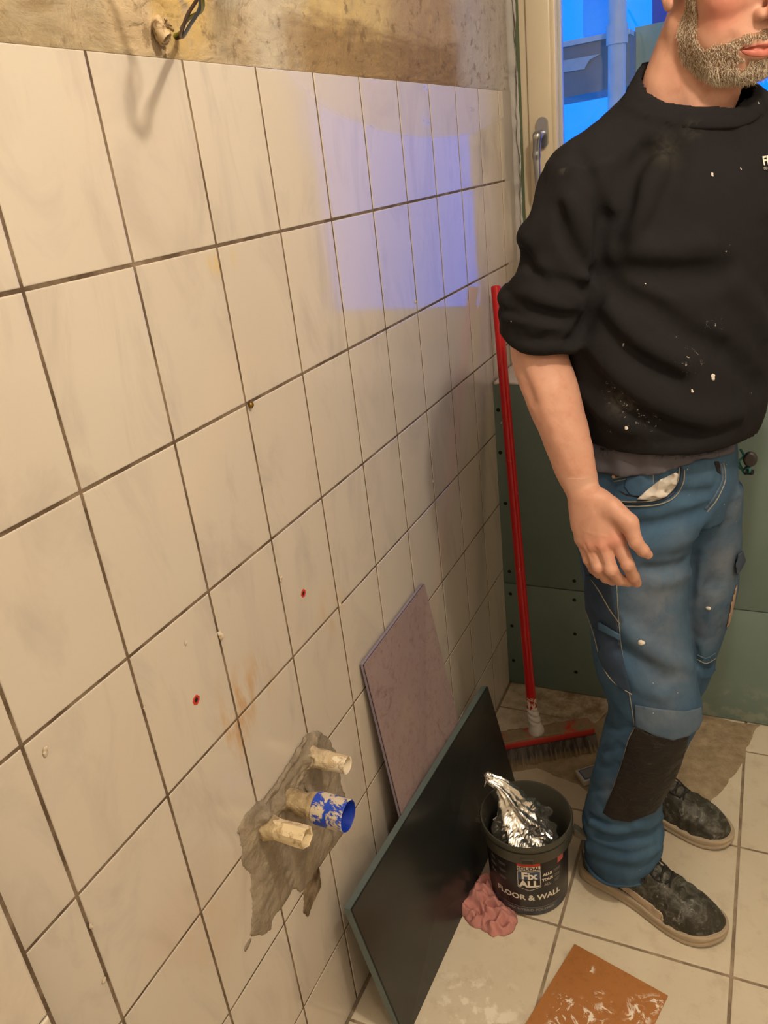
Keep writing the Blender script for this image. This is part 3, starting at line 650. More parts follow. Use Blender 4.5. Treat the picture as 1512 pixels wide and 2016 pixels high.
g=Grid((-.006,.262,1.598),(.016,.30,1.65),.0014)
for a,bb,r in ((pxx(313,64,.002),pxx(318,84,.003),.004),(pxx(330,84,.002),pxx(328,104,.002),.003),(pxx(322,40,.001),pxx(336,58,.002),.003)): g.add(cone(g.P,a,bb,r,r*.7)+.004*fbm(g.P,150,3,7),.002)
Vg,Q=g.mesh(); npobj('broken_plaster',Vg,Q,[mat_mortar('hole_crumbs',lin(150,122,86),lin(214,192,156))],tw)

# ================================================================== LEANING PANELS
def panel(name,label,TL,TR,BL,BR,th,mats,cat):
    """TL.. are the corners of the front face; thickness goes towards the wall"""
    TL,TR,BL,BR=[np.array(p,float) for p in (TL,TR,BL,BR)]
    n=np.cross(BR-BL,TL-BL); n/=np.linalg.norm(n); n*=-1 if n[0]<0 else 1
    t=thing(name,label,cat,tuple((BL+BR)/2)); 
    def prism(c,d0,d1,ins):
        cen=sum(c)/4; bm=bmesh.new(); c=[p+(cen-p)/np.linalg.norm(cen-p)*ins for p in c]
        A=[bm.verts.new(p+n*d0) for p in c]; B=[bm.verts.new(p+n*d1) for p in c]
        bm.faces.new(A); bm.faces.new(B)
        for k in range(4): bm.faces.new((A[k],A[(k+1)%4],B[(k+1)%4],B[k]))
        bmesh.ops.recalc_face_normals(bm,faces=bm.faces); bmesh.ops.bevel(bm,geom=list(bm.edges),offset=.0006,segments=2,affect='EDGES'); return bm
    c=[BL,BR,TR,TL]
    obj('tile_body',prism(c,-th,-.0036,0),[mats[1]],t,auto=True); obj('edge_groove',prism(c,-.0040,-.0018,.0014),[M_dark],t,auto=True); obj('tile_glaze',prism(c,-.0021,0,.0007),[mats[0]],t,auto=True); return t
def mat_purple():
    t=Nt('mauve_stone_face',.42,.45); f=t.noise(5,6,.65,None,.8); d=t.noise(60,6,.75); s=t.noise(16,6,.75,None,1.5)
    c=t.mix(f,lin(138,118,120),lin(156,136,134)); c=t.mix(t.math('MULTIPLY',t.ramp(d,.5,.66),.55),c,lin(112,88,88)); c=t.mix(t.math('MULTIPLY',t.ramp(s,.56,.70),.7),c,lin(104,74,76)); c=t.mix(t.math('MULTIPLY',t.ramp(t.noise(11,5,.7,t.co((1,1,1),(4,4,4))),.52,.66),.4),c,lin(156,140,128))
    t.col(c); t.bump(d,.15,.001); return t.m
M_pedge=plain('mauve_tile_edge',lin(138,128,146),.5,nz=.1,ns=60)
panel('stone_tile_panel','mauve-grey stone tile standing on the floor and leaning on the tiled wall',(.013,.492,.656),(.013,.788,.660),(.079,.492,0.0008),(.105,.788,0.0008),.009,[mat_purple(),M_pedge],'tile')
def mat_black():
    t=Nt('black_polished_face',.22,.5); f=t.noise(5,5,.6,None,.6); t.col(t.mix(f,lin(33,35,34),lin(38,40,39))); t.rgh(t.ramp(t.noise(4,2,.4),.3,.75),.20,.34)
    return t.m
panel('black_tile_panel','glossy black tile with grey edge leaning in front of the mauve tile',(.054,.262,.316),(.088,.924,.316),(.122,.264,.0008),(.146,.93,.0008),.018,[mat_black(),plain('grey_tile_edge',lin(92,104,104),.5,nz=.12,ns=70)],'tile')

# ================================================================== BROOM
br=thing('push_broom','red-handled push broom standing bristles-down, handle leaning in the corner','broom',tuple(pxz(1050,1470,0)))
ptop=np.array(pxx(975.5,566,.026)); ptop=pxy(976,562,1.338); pbot=pxy(1048,1402,1.075)
ax=(pbot-ptop)/np.linalg.norm(pbot-ptop)
bm=bmesh.new(); R_=.0122
tube(bm,[ptop+ax*.001]+[ptop+ax*.004]+[ptop+(pbot-ptop)*k/10 for k in range(1,11)],[R_*.82,R_]+[R_]*10,28)
def mat_redpole():
    t=Nt('red_lacquered_pole',.28,.5); c=t.mix(t.noise(3,3),lin(196,18,22),lin(178,12,20)); c=t.mix(t.math('MULTIPLY',t.ramp(t.noise(40,6,.7,t.co((1,1,.4))),.665,.70),.7),c,lin(226,150,140)); t.col(c); return t.m
obj('broom_handle',bm,[mat_redpole()],br,auto=True)
b0=pbot-ax*.03; 
g=Grid(np.minimum(b0,pbot)-.03,np.maximum(b0,pbot)+np.array([.03,.03,.09]),.0018)
HL=pxz(985,1463,.062); HR=pxz(1162,1432,.062); HL=HL*1.0; hv=(HR-HL); hv[2]=0; hl=np.linalg.norm(hv); hv/=hl; hc=(HL+HR)/2; hc[2]=.062; hn=np.array([-hv[1],hv[0],0])
# socket foot sits where the pole meets the head
sb=pxz(1056,1437,.085)
g=Grid(np.minimum(sb,pbot)-.04,np.maximum(sb,pbot)+.04,.0018)
g.add(cone(g.P,pbot-ax*.008,sb,.0135,.0175)); g.add(cone(g.P,sb,sb-np.array([0,0,.012]),.02,.021),.006); g.d-= .0012*np.sin(g.P[...,2]*420+g.P[...,0]*200).astype(np.float32)*(g.P[...,2]>pbot[2]-.03)
Vg,Q=g.mesh(); npobj('handle_socket',Vg,Q,[plain('grubby_white_plastic',lin(206,198,190),.5,nz=.12,ns=50,bs=.2)],br)
bm=bmesh.new(); u=b0-ax*.0; tube(bm,[b0-ax*.012,b0+ax*.018],R_+.0009,28); obj('tape_wrap',bm,[mat_pipe('torn_sticker',lin(170,24,26),lin(214,196,176),.50,.55,70,.5)],br,auto=True)
Mh=Matrix(((hv[0],hn[0],0,sb[0]-0.0*hv[0]),(hv[1],hn[1],0,sb[1]),(0,0,1,0),(0,0,0,1)))
off=float((np.array([.165,1.066,0])-sb)@hv); L_=.148
bm=bmesh.new(); box(bm,(off-L_,-.026,.055),(off+L_,.026,.080),.009,seg=3,mat=Mh)
def mat_head():
    t=Nt('dusty_red_block',.7,.3); sx=t.n.new('ShaderNodeNewGeometry'); sz=t.n.new('ShaderNodeSeparateXYZ'); t.l.new(sx.outputs['Normal'],sz.inputs[0])
    up=t.math('MULTIPLY',t.ramp(sz.outputs[2],.45,.8),t.ramp(t.noise(14,5,.65),.36,.46)); c=t.mix(t.noise(20,4),lin(196,62,52),lin(176,48,40)); t.col(t.mix(t.math('MULTIPLY',up,.9),c,lin(138,118,92))); return t.m
obj('broom_head',bm,[mat_head()],br,auto=True)
# tufts of bristles: nobody could count them, one part
bm=bmesh.new(); nrow=23
for i in range(nrow):
    for j in range(5):
        s=off-L_+.010+i*(2*L_-.02)/(nrow-1); n_=-.019+j*.0095
        fan=1+.10*abs(s-off)/L_
        cx,cy=s+random.uniform(-.0008,.0008),n_
        for k in range(12):
            a=random.uniform(0,6.28); r=random.uniform(0,.0030); x0=cx+r*math.cos(a); y0=cy+r*math.sin(a)
            x1=off+(x0-off)*1.07+random.gauss(0,.0022); y1=y0*1.75+random.gauss(0,.0022); z1=random.uniform(.0005,.004)
            w=.0008; d=Vector((x1-x0,y1-y0,z1-.056))
            for (p,q) in (((x0,y0,.056),(x1,y1,z1)),):
                e1=Vector((w,0,0)); e2=Vector((0,w,0)); A=[Vector(p)+e1,Vector(p)-e1*.5+e2,Vector(p)-e1*.5-e2]; B=[Vector(q)+e1,Vector(q)-e1*.5+e2,Vector(q)-e1*.5-e2]
                va=[bm.verts.new(Mh@v) for v in A]; vb=[bm.verts.new(Mh@v) for v in B]
                for m in range(3): bm.faces.new((va[m],va[(m+1)%3],vb[(m+1)%3],vb[m]))
def mat_bristle():
    t=Nt('dusty_bristles',.8,.2); sx=t.n.new('ShaderNodeSeparateXYZ'); t.l.new(t.tc.outputs['Object'],sx.inputs[0]); f=t.ramp(sx.outputs[2],.014,.036)
    t.col(t.mix(f,lin(170,150,122),lin(132,122,116))); return t.m
def bristle_mat():
    t=Nt('packed_bristles',.85,.2); f=t.noise(70,3,.6,t.co((1,1,.05))); sz=t.n.new('ShaderNodeSeparateXYZ'); t.l.new(t.tc.outputs['Object'],sz.inputs[0]); d=t.ramp(sz.outputs[2],.008,.026)
    c=t.mix(t.ramp(f,.42,.58),lin(74,67,62),lin(108,100,94)); t.col(t.mix(d,lin(160,140,112),c)); t.bump(f,.5,.003); return t.m
o=obj('bristles',bm,[mat_bristle()],br); o['kind']='stuff'
g=Grid((sb+hv*(off-L_)-.06),(sb+hv*(off+L_)+.06),.01)
bm=bmesh.new(); box(bm,(off-L_-.004,-.026,.002),(off+L_+.004,.026,.056),.006,mat=Mh)
for v in bm.verts:
    l=Mh.inverted()@v.co; k=1+(1-l.z/.056)*.42; l.y*=k*.9; v.co=Mh@Vector((off+(l.x-off)*(1+.04*(1-l.z/.056)),l.y,l.z))
o=obj('bristle_core',bm,[bristle_mat()],br,auto=True); o['kind']='stuff'
bm=bmesh.new(); bmesh.ops.create_grid(bm,x_segments=90,y_segments=24,size=1)
for v in bm.verts:
    x,y=v.co.x,v.co.y; s=off+x*(L_*1.07); yy=y*.046; e=max(abs(x),abs(y)); w=Mh@Vector((s,yy,0)); hN=float(fbm(np.array([w.x,w.y,0.]),45,3,9)); v.co=Vector((w.x,w.y,max(.0,(1-e**6))*(.006+.005*hN)-.001*(e>.93)))
o=obj('dust_fluff',bm,[plain('fluff',lin(150,130,102),.95,nz=.3,ns=140,bs=.8)],br,smooth=True); o['kind']='stuff'

# dust and crumbs on top of the block
g=Grid(sb+hv*off-np.array([.2,.12,.004-.0]),sb+hv*off+np.array([.2,.12,.02]),.004); g.lo[2]
gl_=Grid(np.array([.0,.96,.074]),np.array([.33,1.22,.092]),.0028)
w=(gl_.P-np.array([sb[0],sb[1],0],np.float32)); sx_=w@hv.astype(np.float32); sy_=w@hn.astype(np.float32)
dd=np.maximum(np.maximum(np.abs(sx_-off)-L_*.97,np.abs(sy_)-.023),gl_.P[...,2]-(.0798+.004*fbm(gl_.P,34,3,3))); gl_.add(dd); Vg,Q=gl_.mesh()
if len(Vg): npobj('dust_layer',Vg,Q,[plain('block_dust',lin(136,118,92),.95,nz=.25,ns=90,bs=.6)],br)

# ================================================================== BUCKET
bc=np.array([.2430,.6720,0]); BH=.205
bk=thing('plastic_bucket','black plastic adhesive bucket without lid, printed label, by the black tile','bucket',tuple(bc))
M_pl=plain('dark_grey_plastic',lin(64,62,54),.38); 
bm=bmesh.new(); ro=.0955; rb=.082
def br_(z): return rb+(ro-.009-rb)*z/BH
prof=[(0,.001),(rb-.006,.001),(rb-.001,.002),(rb,.006)]+[(br_(z),z) for z in (.05,.1,.15,.160)]+[(ro-.0005,.163),(ro,.170),(ro+.0004,.188),(ro-.0035,.189),(ro-.0035,.1925),(ro+.001,.194),(ro+.001,.201),(ro-.001,BH),(ro-.0035,BH),(ro-.0055,.200),(ro-.010,.17),(rb-.004,.02),(rb-.008,.005),(0,.004)]
lathe(bm,[(max(r,.0001),z) for r,z in prof],bc,96); bmesh.ops.recalc_face_normals(bm,faces=bm.faces)
obj('bucket_body',bm,[M_pl],bk,auto=True)
# label: printed sleeve
def mat_label():
    t=Nt('printed_sleeve',.35,.5); sx=t.n.new('ShaderNodeSeparateXYZ'); t.l.new(t.tc.outputs['Object'],sx.inputs[0])
    f=t.math('LESS_THAN',sx.outputs[2],.0265); c=t.mix(f,lin(34,32,34),lin(52,60,78)); t.col(c); return t.m
bm=bmesh.new(); lathe(bm,[(br_(.006)+.0002,.006),(br_(.006)+.0007,.0068),(br_(.158)+.0007,.157),(br_(.158)+.0001,.158)],bc,96); lab=obj('label_sleeve',bm,[mat_label()],bk,auto=True)
aim=math.atan2(CAM[1]-bc[1],CAM[0]-bc[0])-.02
def wrap(me_or_bm,a0,zc,off):
    for v in me_or_bm.verts:
        x,y,z=v.co; zz=zc+y; r=br_(zz)+off+z; th=aim+a0+x/br_(zz); v.co=Vector((bc[0]+r*math.cos(th),bc[1]+r*math.sin(th),zz))
TXT={}
def text_mesh(s,size,align='CENTER',bold=0.,font_sx=1.,curve=0.):
    cu=bpy.data.curves.new('t','FONT'); cu.body=s; cu.size=size; cu.align_x=align; cu.align_y='CENTER'; cu.offset=bold; cu.resolution_u=3; cu.extrude=.0
    o=bpy.data.objects.new('t',cu); COL.objects.link(o); dg=bpy.context.evaluated_depsgraph_get(); dg.update(); me=bpy.data.meshes.new_from_object(o.evaluated_get(dg)); bpy.data.objects.remove(o); bpy.data.curves.remove(cu)
    bm=bmesh.new(); bm.from_mesh(me); bpy.data.meshes.remove(me)
    bmesh.ops.subdivide_edges(bm,edges=[e for e in bm.edges if e.calc_length()>.004],cuts=2)
    for v in bm.verts: v.co.x*=font_sx; v.co.y+=curve*(v.co.x**2)
    return bm
M_ink=plain('cream_print',lin(226,220,206),.5); M_inkg=plain('grey_print',lin(140,136,132),.5); M_inkr=plain('red_print',lin(196,52,34),.5); M_inkb=plain('blue_print',lin(62,78,106),.5); M_inkw=plain('white_print',lin(236,230,218),.5); M_inkk=plain('black_print',lin(28,24,24),.5); M_pink=plain('pink_print',lin(190,90,86),.5)
def flat(bm_pts,a0,zc,off,m,name):
    bm=bmesh.new()
    # subdivided fill of a polygon
    vs=[bm.verts.new((x,y,0)) for x,y in bm_pts]; f=bm.faces.new(vs); 
    xs=[p[0] for p in bm_pts]
    for k in range(1,14):
        x=min(xs)+(max(xs)-min(xs))*k/14; bmesh.ops.bisect_plane(bm,geom=list(bm.verts)+list(bm.edges)+list(bm.faces),plane_co=(x,0,0),plane_no=(1,0,0))
    wrap(bm,a0,zc,off); return obj(name,bm,[m],lab)
def words(s,size,a0,zc,off,m,name,**k):
    bm=text_mesh(s,size,**k); wrap(bm,a0,zc,off); return obj(name,bm,[m],lab)
A0=.02
sh=lambda w,t,b,p:[(-w,t),(-w,b),(0,p),(w,b),(w,t)]
flat([(-.0235,.151),(-.0235,.134),(.0235,.134),(.0235,.151)],A0,0,.0010,M_inkw,'badge_panel')
flat([(-.0235,.156),(-.0235,.146),(.0235,.146),(.0235,.156)],A0,0,.0013,M_inkr,'badge_red_band')
words('SOUDAL',.0122,A0,.1400,.0015,M_inkk,'badge_lettering',bold=.0004,font_sx=.96)
flat(sh(.0235,.132,.086,.077),A0,0,.0010,M_inkw,'shield_outline'); flat(sh(.0222,.1308,.0868,.0785),A0,0,.0013,M_inkk,'shield_inner'); flat([(-.0222,.1308),(-.0222,.109),(.0222,.109),(.0222,.1308)],A0,0,.0015,M_inkb,'shield_blue')
words('Fix',.0262,A0,.1195,.0018,M_inkw,'shield_lettering',bold=.0010); words('ALL',.0240,A0,.0965,.0018,M_inkw,'shield_lettering',bold=.0012)
words('FLOOR & WALL',.0205,A0-.03,.0560,.0012,M_ink,'band_lettering',bold=.0006,curve=0.,font_sx=.98)
words('SMX HYBRID POLYMER',.0098,A0+.02,.0195,.0012,M_inkg,'foot_lettering',bold=.0002)
flat([(-.08,.0278),(-.08,.0268),(.08,.0268),(.08,.0278)],A0,0,.0011,M_inkg,'foot_rule')
for z,s in ((.118,'ALLE'),(.1035,'TOUS'),(.089,'ALL')):
    words(s,.0094,A0+.455,z,.0012,M_ink if s!='ALL' else M_inkg,'side_lettering',bold=.0005)
for i,(a,z,w) in enumerate([(A0+.74,.121,.018),(A0+.75,.117,.016),(A0+.735,.1065,.014),(A0+.735,.102,.015),(A0+.73,.093,.014),(A0+.72,.0885,.011)]+[(A0-.68,.136-.0-(.004*(k%2))-.0195*(k//2),.018-.003*(k%2)) for k in range(6)]):
    flat([(-w/2,.0006),(-w/2,-.0006),(w/2,-.0006),(w/2,.0006)],a,z,.0011,M_inkg,'small_print')
for k in range(3): words(('ALL','POUR','FUR')[k][:3],.0085,A0-.98,.134-.0195*k,.0011,M_inkg,'side_lettering',bold=.0004)
flat([(-.009,.008),(-.009,-.008),(.009,-.008),(.009,.008)],A0+.86,.142,.0011,M_pink,'side_badge')
# rim tab, handle ears and the bail handle lying against the far side
def rimbox(a,w,z0,z1,r0,r1,name,m=M_pl,bev=.001):
    bm=bmesh.new(); box(bm,(r0,-w,z0),(r1,w,z1),bev); Mx=Matrix.Translation(Vector(bc))@Matrix.Rotation(a,4,'Z'); bmesh.ops.transform(bm,matrix=Mx,verts=bm.verts); return obj(name,bm,[m],bk,auto=True)
rimbox(aim+.0,.0135,.165,.178,ro-.001,ro+.0022,'rim_tab'); rimbox(aim+.0,.0105,.1675,.1755,ro+.002,ro+.003,'tab_window',plain('tab_recess',lin(40,38,34),.5))
ea=math.atan2(-.18,1.0)+.35
e0=bc+np.array([math.cos(ea),math.sin(ea),0])*(ro); e0[2]=.172
g=Grid(e0-.04,e0+.04,.0012); er=np.array([math.cos(ea),math.sin(ea),0]); et=np.array([-er[1],er[0],0])
g.add(cone(g.P,e0-er*.004,e0+er*.007,.0075,.0065)); 
# flat tapering ear of the bail
g2=g.P-np.asarray(e0+er*.006,np.float32); a_=g2@er.astype(np.float32); b_=g2@et.astype(np.float32); c_=g2[...,2]
g.add(np.maximum(np.abs(b_)-.009,poly2(np.stack([a_,c_],-1),[(-.004,.010),(.004,.006),(.022,-.012),(.021,-.017),(.012,-.017),(-.004,-.008)])),.002)
Vg,Q=g.mesh(); npobj('handle_ear',Vg,Q,[M_pl],bk)
e1=bc-er*ro; e1[2]=.172; g=Grid(e1-.025,e1+.025,.0015); g.add(cone(g.P,e1+er*.004,e1-er*.007,.0075,.0065)); Vg,Q=g.mesh(); npobj('handle_ear',Vg,Q,[M_pl],bk)
bm=bmesh.new(); pts=[]
for k in range(25):
    a=math.pi*k/24; p=bc+er*(ro+.006)*math.cos(a)+(-1)*np.array([er[1],-er[0],0])*0; q=bc+er*(ro+.007)*math.cos(a)+et*(ro+.006)*math.sin(a); q[2]=.172-.085*math.sin(a); pts.append(q)
tube(bm,pts,.0026,10); obj('bail_handle',bm,[M_pl],bk,smooth=True)

# ---- foil bag in the bucket: faceted crumpled film, wide below and pinched to a twisted neck
def foil():
    c=bc+np.array([.004,-.008,.022]); ks=np.linspace(0,1,90); n=110; Vv=[]
    ctl=[(0,(.240,.667,.030),.066),(.16,(.240,.667,.075),.070),(.34,(.239,.667,.130),.068),(.50,(.236,.666,.164),.060),(.64,(.229,.665,.200),.040),(.75,(.219,.665,.228),.0255),(.84,(.209,.664,.258),.0180),(.91,(.196,.663,.276),.0120),(1.,(.172,.661,.290),.0080)]
    ctl=[(a_,np.array(b_)-c,r_) for a_,b_,r_ in ctl]
    tt=[q[0] for q in ctl]; X=np.array([q[1] for q in ctl]); Rr=np.array([q[2] for q in ctl])
    P=[]
    for i,k in enumerate(ks):
        cc=c+np.array([np.interp(k,tt,X[:,j]) for j in range(3)]); r=np.interp(k,tt,Rr); P.append((cc,r))
    for i,(cc,r) in enumerate(P):
        t=P[min(i+1,89)][0]-P[max(i-1,0)][0]; t/=np.linalg.norm(t); u=np.cross(t,[0,1,0]); u/=np.linalg.norm(u); v=np.cross(t,u)
        for k in range(n):
            a=2*math.pi*k/n; d=u*math.cos(a)+v*math.sin(a)
            tw=a+ks[i]*2.2
            pleat=.16*math.sin(5*tw)+.13*abs(math.sin(3.5*tw+.7))-.08+.08*math.sin(11*tw+3*ks[i])
            rr=r*(1+pleat*(.35+.9*ks[i])); Vv.append(cc+d*rr)
    Vv=np.array(Vv); q=Vv.astype(np.float32)
    # sharp facets from ridged noise
    rd=lambda s,sd: 1-2*np.abs(vnoise(q,s,sd))
    dirn=Vv-np.repeat(np.array([p[0] for p in P]),n,0); ln=np.linalg.norm(dirn,axis=1,keepdims=True)+1e-9; dirn/=ln
    amp=np.clip(ln/.07,.10,1)
    Vv=Vv+dirn*amp*((.009*rd(26,61)+.007*rd(55,62)+.003*rd(130,63))[:,None]); Vv[:,2]=np.maximum(Vv[:,2],.012)
    dx=Vv[:,:2]-bc[:2]; rr=np.linalg.norm(dx,axis=1); lim=np.where(Vv[:,2]<.2,.074+.00*Vv[:,2],1.); s=np.minimum(1,lim/np.maximum(rr,1e-6)); Vv[:,:2]=bc[:2]+dx*s[:,None]
    F=[(i*n+k,i*n+(k+1)%n,(i+1)*n+(k+1)%n,(i+1)*n+k) for i in range(89) for k in range(n)]+[tuple(range(n))[::-1],tuple(89*n+k for k in range(n))]
    return Vv,F,P
Vf,Ff,Pf=foil()
M_foil=plain('silver_foil',(.88,.87,.85,1),.27,metal=1.)
fb=npobj('foil_bag',Vf,Ff,[M_foil],None,smooth=False); 
tag(fb,'crumpled silver foil bag with twisted neck, sitting inside the black bucket','bag')
fk=Pf[-1][0]; g=Grid(fk-.022,fk+.022,.0012); g.add(ell(g.P,fk,(.0105,.009,.0105))+.004*np.abs(vnoise(g.P,190,3))-.002); g.add(cone(g.P,fk+np.array([-.004,-.006,0]),fk+np.array([-.008,-.010,-.017]),.003,.0012),.002); Vg,Q=g.mesh(); npobj('twisted_knot',Vg,Q,[M_foil],fb,smooth=False)

# ---- pink rag
def rag():
    n=150; c=pxz(968,1795,0.); ang=math.radians(-14); 
    out=[(-.062,.060),(-.066,.02),(-.068,-.02),(-.050,-.040),(-.020,-.052),(.010,-.048),(.030,-.050),(.052,-.038),(.062,-.016),(.060,.006),(.040,.022),(.020,.030),(.002,.028),(-.012,.038),(-.030,.066),(-.048,.074)]
    xs=np.linspace(-.09,.09,n); G=np.stack(np.meshgrid(xs,xs,indexing='ij'),-1).astype(np.float32)
    D=poly2(G,out); G3=np.concatenate([G,np.zeros((n,n,1),np.float32)],-1)
    D=D+.004*fbm(G3,50,3,77)
    # folds: radiating ridges warped by noise
    wx=G[...,0]+.02*fbm(G3,22,2,5); wy=G[...,1]+.02*fbm(G3,22,2,6)
    rid=(1-np.abs(np.sin((wx*.8+wy*1.1)*70+5*fbm(G3,20,3,8))))**1.3; rid2=(1-np.abs(vnoise(G3,48,9)*2))
    env=np.clip(-D/.012,0,1)**.5
    H=np.where(D<0,env*(.009+.009*rid*np.clip(.6+fbm(G3,18,2,4),0,1)+.012*rid2+.012*np.exp(-((G[...,0]+.038)**2+(G[...,1]-.045)**2)/.03**2)),0)
    H=H+env*.0015*fbm(G3,120,2,3)
    ca,sa=math.cos(ang),math.sin(ang); Vv=np.stack([c[0]+G[...,0]*ca-G[...,1]*sa,c[1]+G[...,0]*sa+G[...,1]*ca,H+.0006],-1)
    # draw the rim in under the edge for a rounded cloth border
    Vt=Vv.reshape(-1,3); Fq=[(i*n+j,(i+1)*n+j,(i+1)*n+j+1,i*n+j+1) for i in range(n-1) for j in range(n-1) if D[i:i+2,j:j+2].min()<0]
    return Vt,Fq
Vr,Fr=rag()
rg=npobj('cleaning_rag',Vr,Fr,[plain('dusty_pink_cloth',lin(190,132,126),.95,.2,nz=.16,ns=36,bs=.6)]); tag(rg,'crumpled dusty pink cleaning rag lying against the bucket base','cloth')
sm=rg.modifiers.new('s','SOLIDIFY'); sm.thickness=.0012; sm.offset=1
sb_=rg.modifiers.new('d','SMOOTH'); sb_.iterations=2

# ---- brown board on the floor
pA,pB=pxz(1131,1861,0),pxz(1315,1963,0); e=pB-pA; L1=np.linalg.norm(e); e/=L1; pe=np.array([e[1],-e[0],0]); pC=pxz(1045,2016,0); 
Mc=Matrix(((e[0],pe[0],0,pA[0]),(e[1],pe[1],0,pA[1]),(0,0,1,0),(0,0,0,1)))
bm=bmesh.new(); box(bm,(0,0,.0006),(L1,.30,.0052),.0008,mat=Mc)
def mat_card():
    t=Nt('orange_brown_board',.5,.4); c=t.mix(t.noise(6,4),lin(182,124,72),lin(168,110,60)); c=t.mix(t.math('MULTIPLY',t.ramp(t.noise(90,4),.5,.7),.25),c,lin(130,76,40))
    for (x,y,r,scl) in ((1262,1915,0,0),):
        pass
    for x,y,r in ((1110,1975,.030),(1180,1960,.014),(1155,2008,.05),(1262,1985,.034),(1290,1975,.024),(1160,1908,.014),(1100,2010,.03),(1195,1985,.02),(1253,2005,.03)):
        p=pxz(x,y,.005); lp=p-(pA+e*L1*0)
        c=t.mix(t.math('MULTIPLY',t.blob(tuple(lp),r,.7),t.ramp(t.noise(34,5,.7,None,1.5),.535,.585)),c,lin(238,226,212))
    t.col(c); return t.m
cb=obj('brown_board',bm,[mat_card()],None,auto=True)
# keep its origin at the corner so the smears stay on it
for v in cb.data.vertices: v.co-=Vector(pA)
cb.location=Vector(pA); tag(cb,'orange-brown square board with white filler smears lying flat on floor','board')

# ---- small blue-rimmed display box beside the trouser leg
p0=pxz(1131,1521,.012); q0=pxz(1146,1541,.012); q1=pxz(1178,1506,.012)
sd=(q0-p0)/np.linalg.norm(q0-p0); ln_=np.array([-sd[1],sd[0],0]); ln_=ln_ if ln_@(q1-p0)>0 else -ln_
Mb=Matrix(((sd[0],ln_[0],0,p0[0]),(sd[1],ln_[1],0,p0[1]),(0,0,1,0),(0,0,0,1)))
t=thing('small_case','small pale case with blue-rimmed grey face, lying behind his lower leg','case',tuple(p0[:2])+(0.,))
bm=bmesh.new(); box(bm,(0,0,.004),(.046,.085,.020),.003,mat=Mb); obj('case_body',bm,[plain('pale_grey_plastic',lin(186,180,170),.5,nz=.1)],t,auto=True)
bm=bmesh.new(); box(bm,(.006,.007,.0195),(.041,.077,.0212),.0006,mat=Mb); o=obj('face_rim',bm,[plain('blue_rim',lin(56,84,140),.45)],t,auto=True)
bm=bmesh.new(); box(bm,(.009,.010,.0208),(.038,.074,.0218),.0004,mat=Mb); obj('face_panel',bm,[plain('grey_panel',lin(124,128,134),.4)],t,auto=True)

# ================================================================== CEILING LAMP (outside the frame, lights the room)
cl=thing('ceiling_lamp','bare warm bulb hanging in a socket from the ceiling, above the frame','lamp',(LAMP[0],LAMP[1],CZ),'bare bulbs on the ceiling')
bm=bmesh.new(); tube(bm,[(LAMP[0],LAMP[1],CZ),(LAMP[0],LAMP[1],LAMP[2]+.095)],.004,10); tube(bm,[(LAMP[0],LAMP[1],LAMP[2]+.10),(LAMP[0],LAMP[1],LAMP[2]+.062)],.019,20); obj('socket',bm,[M_dark],cl,auto=True)
cl=thing('ceiling_lamp','added fill bulb hanging nearer the rear wall, unseen above the frame','lamp',(FILL_LAMP[0],FILL_LAMP[1],CZ),'bare bulbs on the ceiling')
bm=bmesh.new(); tube(bm,[(FILL_LAMP[0],FILL_LAMP[1],CZ),(FILL_LAMP[0],FILL_LAMP[1],FILL_LAMP[2]+.15)],.004,10); tube(bm,[(FILL_LAMP[0],FILL_LAMP[1],FILL_LAMP[2]+.16),(FILL_LAMP[0],FILL_LAMP[1],FILL_LAMP[2]+.115)],.019,20); obj('socket',bm,[M_dark],cl,auto=True)  # cord and socket added only to carry the fill light
# ================================================================== THE MAN
PB=(.46,.84,0)
man=thing('person','bearded man in black sweatshirt and work jeans standing, arm hanging, looking down','person',PB)
rad=math.radians
def Fw(a): return np.array([math.cos(rad(a)),-math.sin(rad(a)),0.])
def Rt(a): return np.array([-math.sin(rad(a)),-math.cos(rad(a)),0.])
def mat_skin():
    t=Nt('weathered_skin',.5,.4); b=t.b
    c=t.mix(t.noise(16,4),lin(204,158,138),lin(190,138,116)); c=t.mix(t.math('MULTIPLY',t.ramp(t.noise(60,5,.7),.5,.75),.35),c,lin(176,108,84))
    for p,r,a in BLUSH: c=t.mix(t.math('MULTIPLY',t.blob(tuple(np.array(p)-np.array(PB)),r,.95),a),c,lin(204,84,76))
    t.col(c); b.inputs['Subsurface Weight'].default_value=.12; b.inputs['Subsurface Radius'].default_value=(.02,.008,.004); b.inputs['Subsurface Scale'].default_value=.3
    q=t.bump(t.noise(240,3,.6),.14,.0008); t.bump(t.noise(60,4,.6),.15,.0012,q); return t.m
# ---------------- head frame
HB,HPch=54,13
HO=np.array([.5405,.832,1.652])
h_=Fw(HB); hl_=-Rt(HB); hu=np.array([0,0,1.])
HF=h_*math.cos(rad(HPch))-hu*math.sin(rad(HPch)); HU=h_*math.sin(rad(HPch))+hu*math.cos(rad(HPch)); HL_=hl_
HM=np.array([HF,HL_,HU])      # rows: forward, left, up
def hw(f,l,u): return HO+HF*f+HL_*l+HU*u
BLUSH=[(pxy(1215,1064,.600),.024,.22),(pxy(1186,1072,.597),.024,.22),(pxy(1160,1072,.603),.022,.2),(hw(.072,-.048,-.028),.044,.42),(hw(.072,.048,-.028),.044,.42),(hw(.115,0,-.03),.02,.45),(hw(.0,-.08,0),.03,.5),(hw(-.0,-.045,-.125),.04,.28)]
NK=np.array([.487,.862,1.475])
hd=Grid((.36,.68,1.40),(.69,1.00,1.80),.0026)
P=hd.P
Lc=(P-HO.astype(np.float32))@HM.T.astype(np.float32)
def E(c,r): return ell(Lc,c,r)
def C(a,b,r1,r2): return cone(Lc,a,b,r1,r2)
A=hd.add
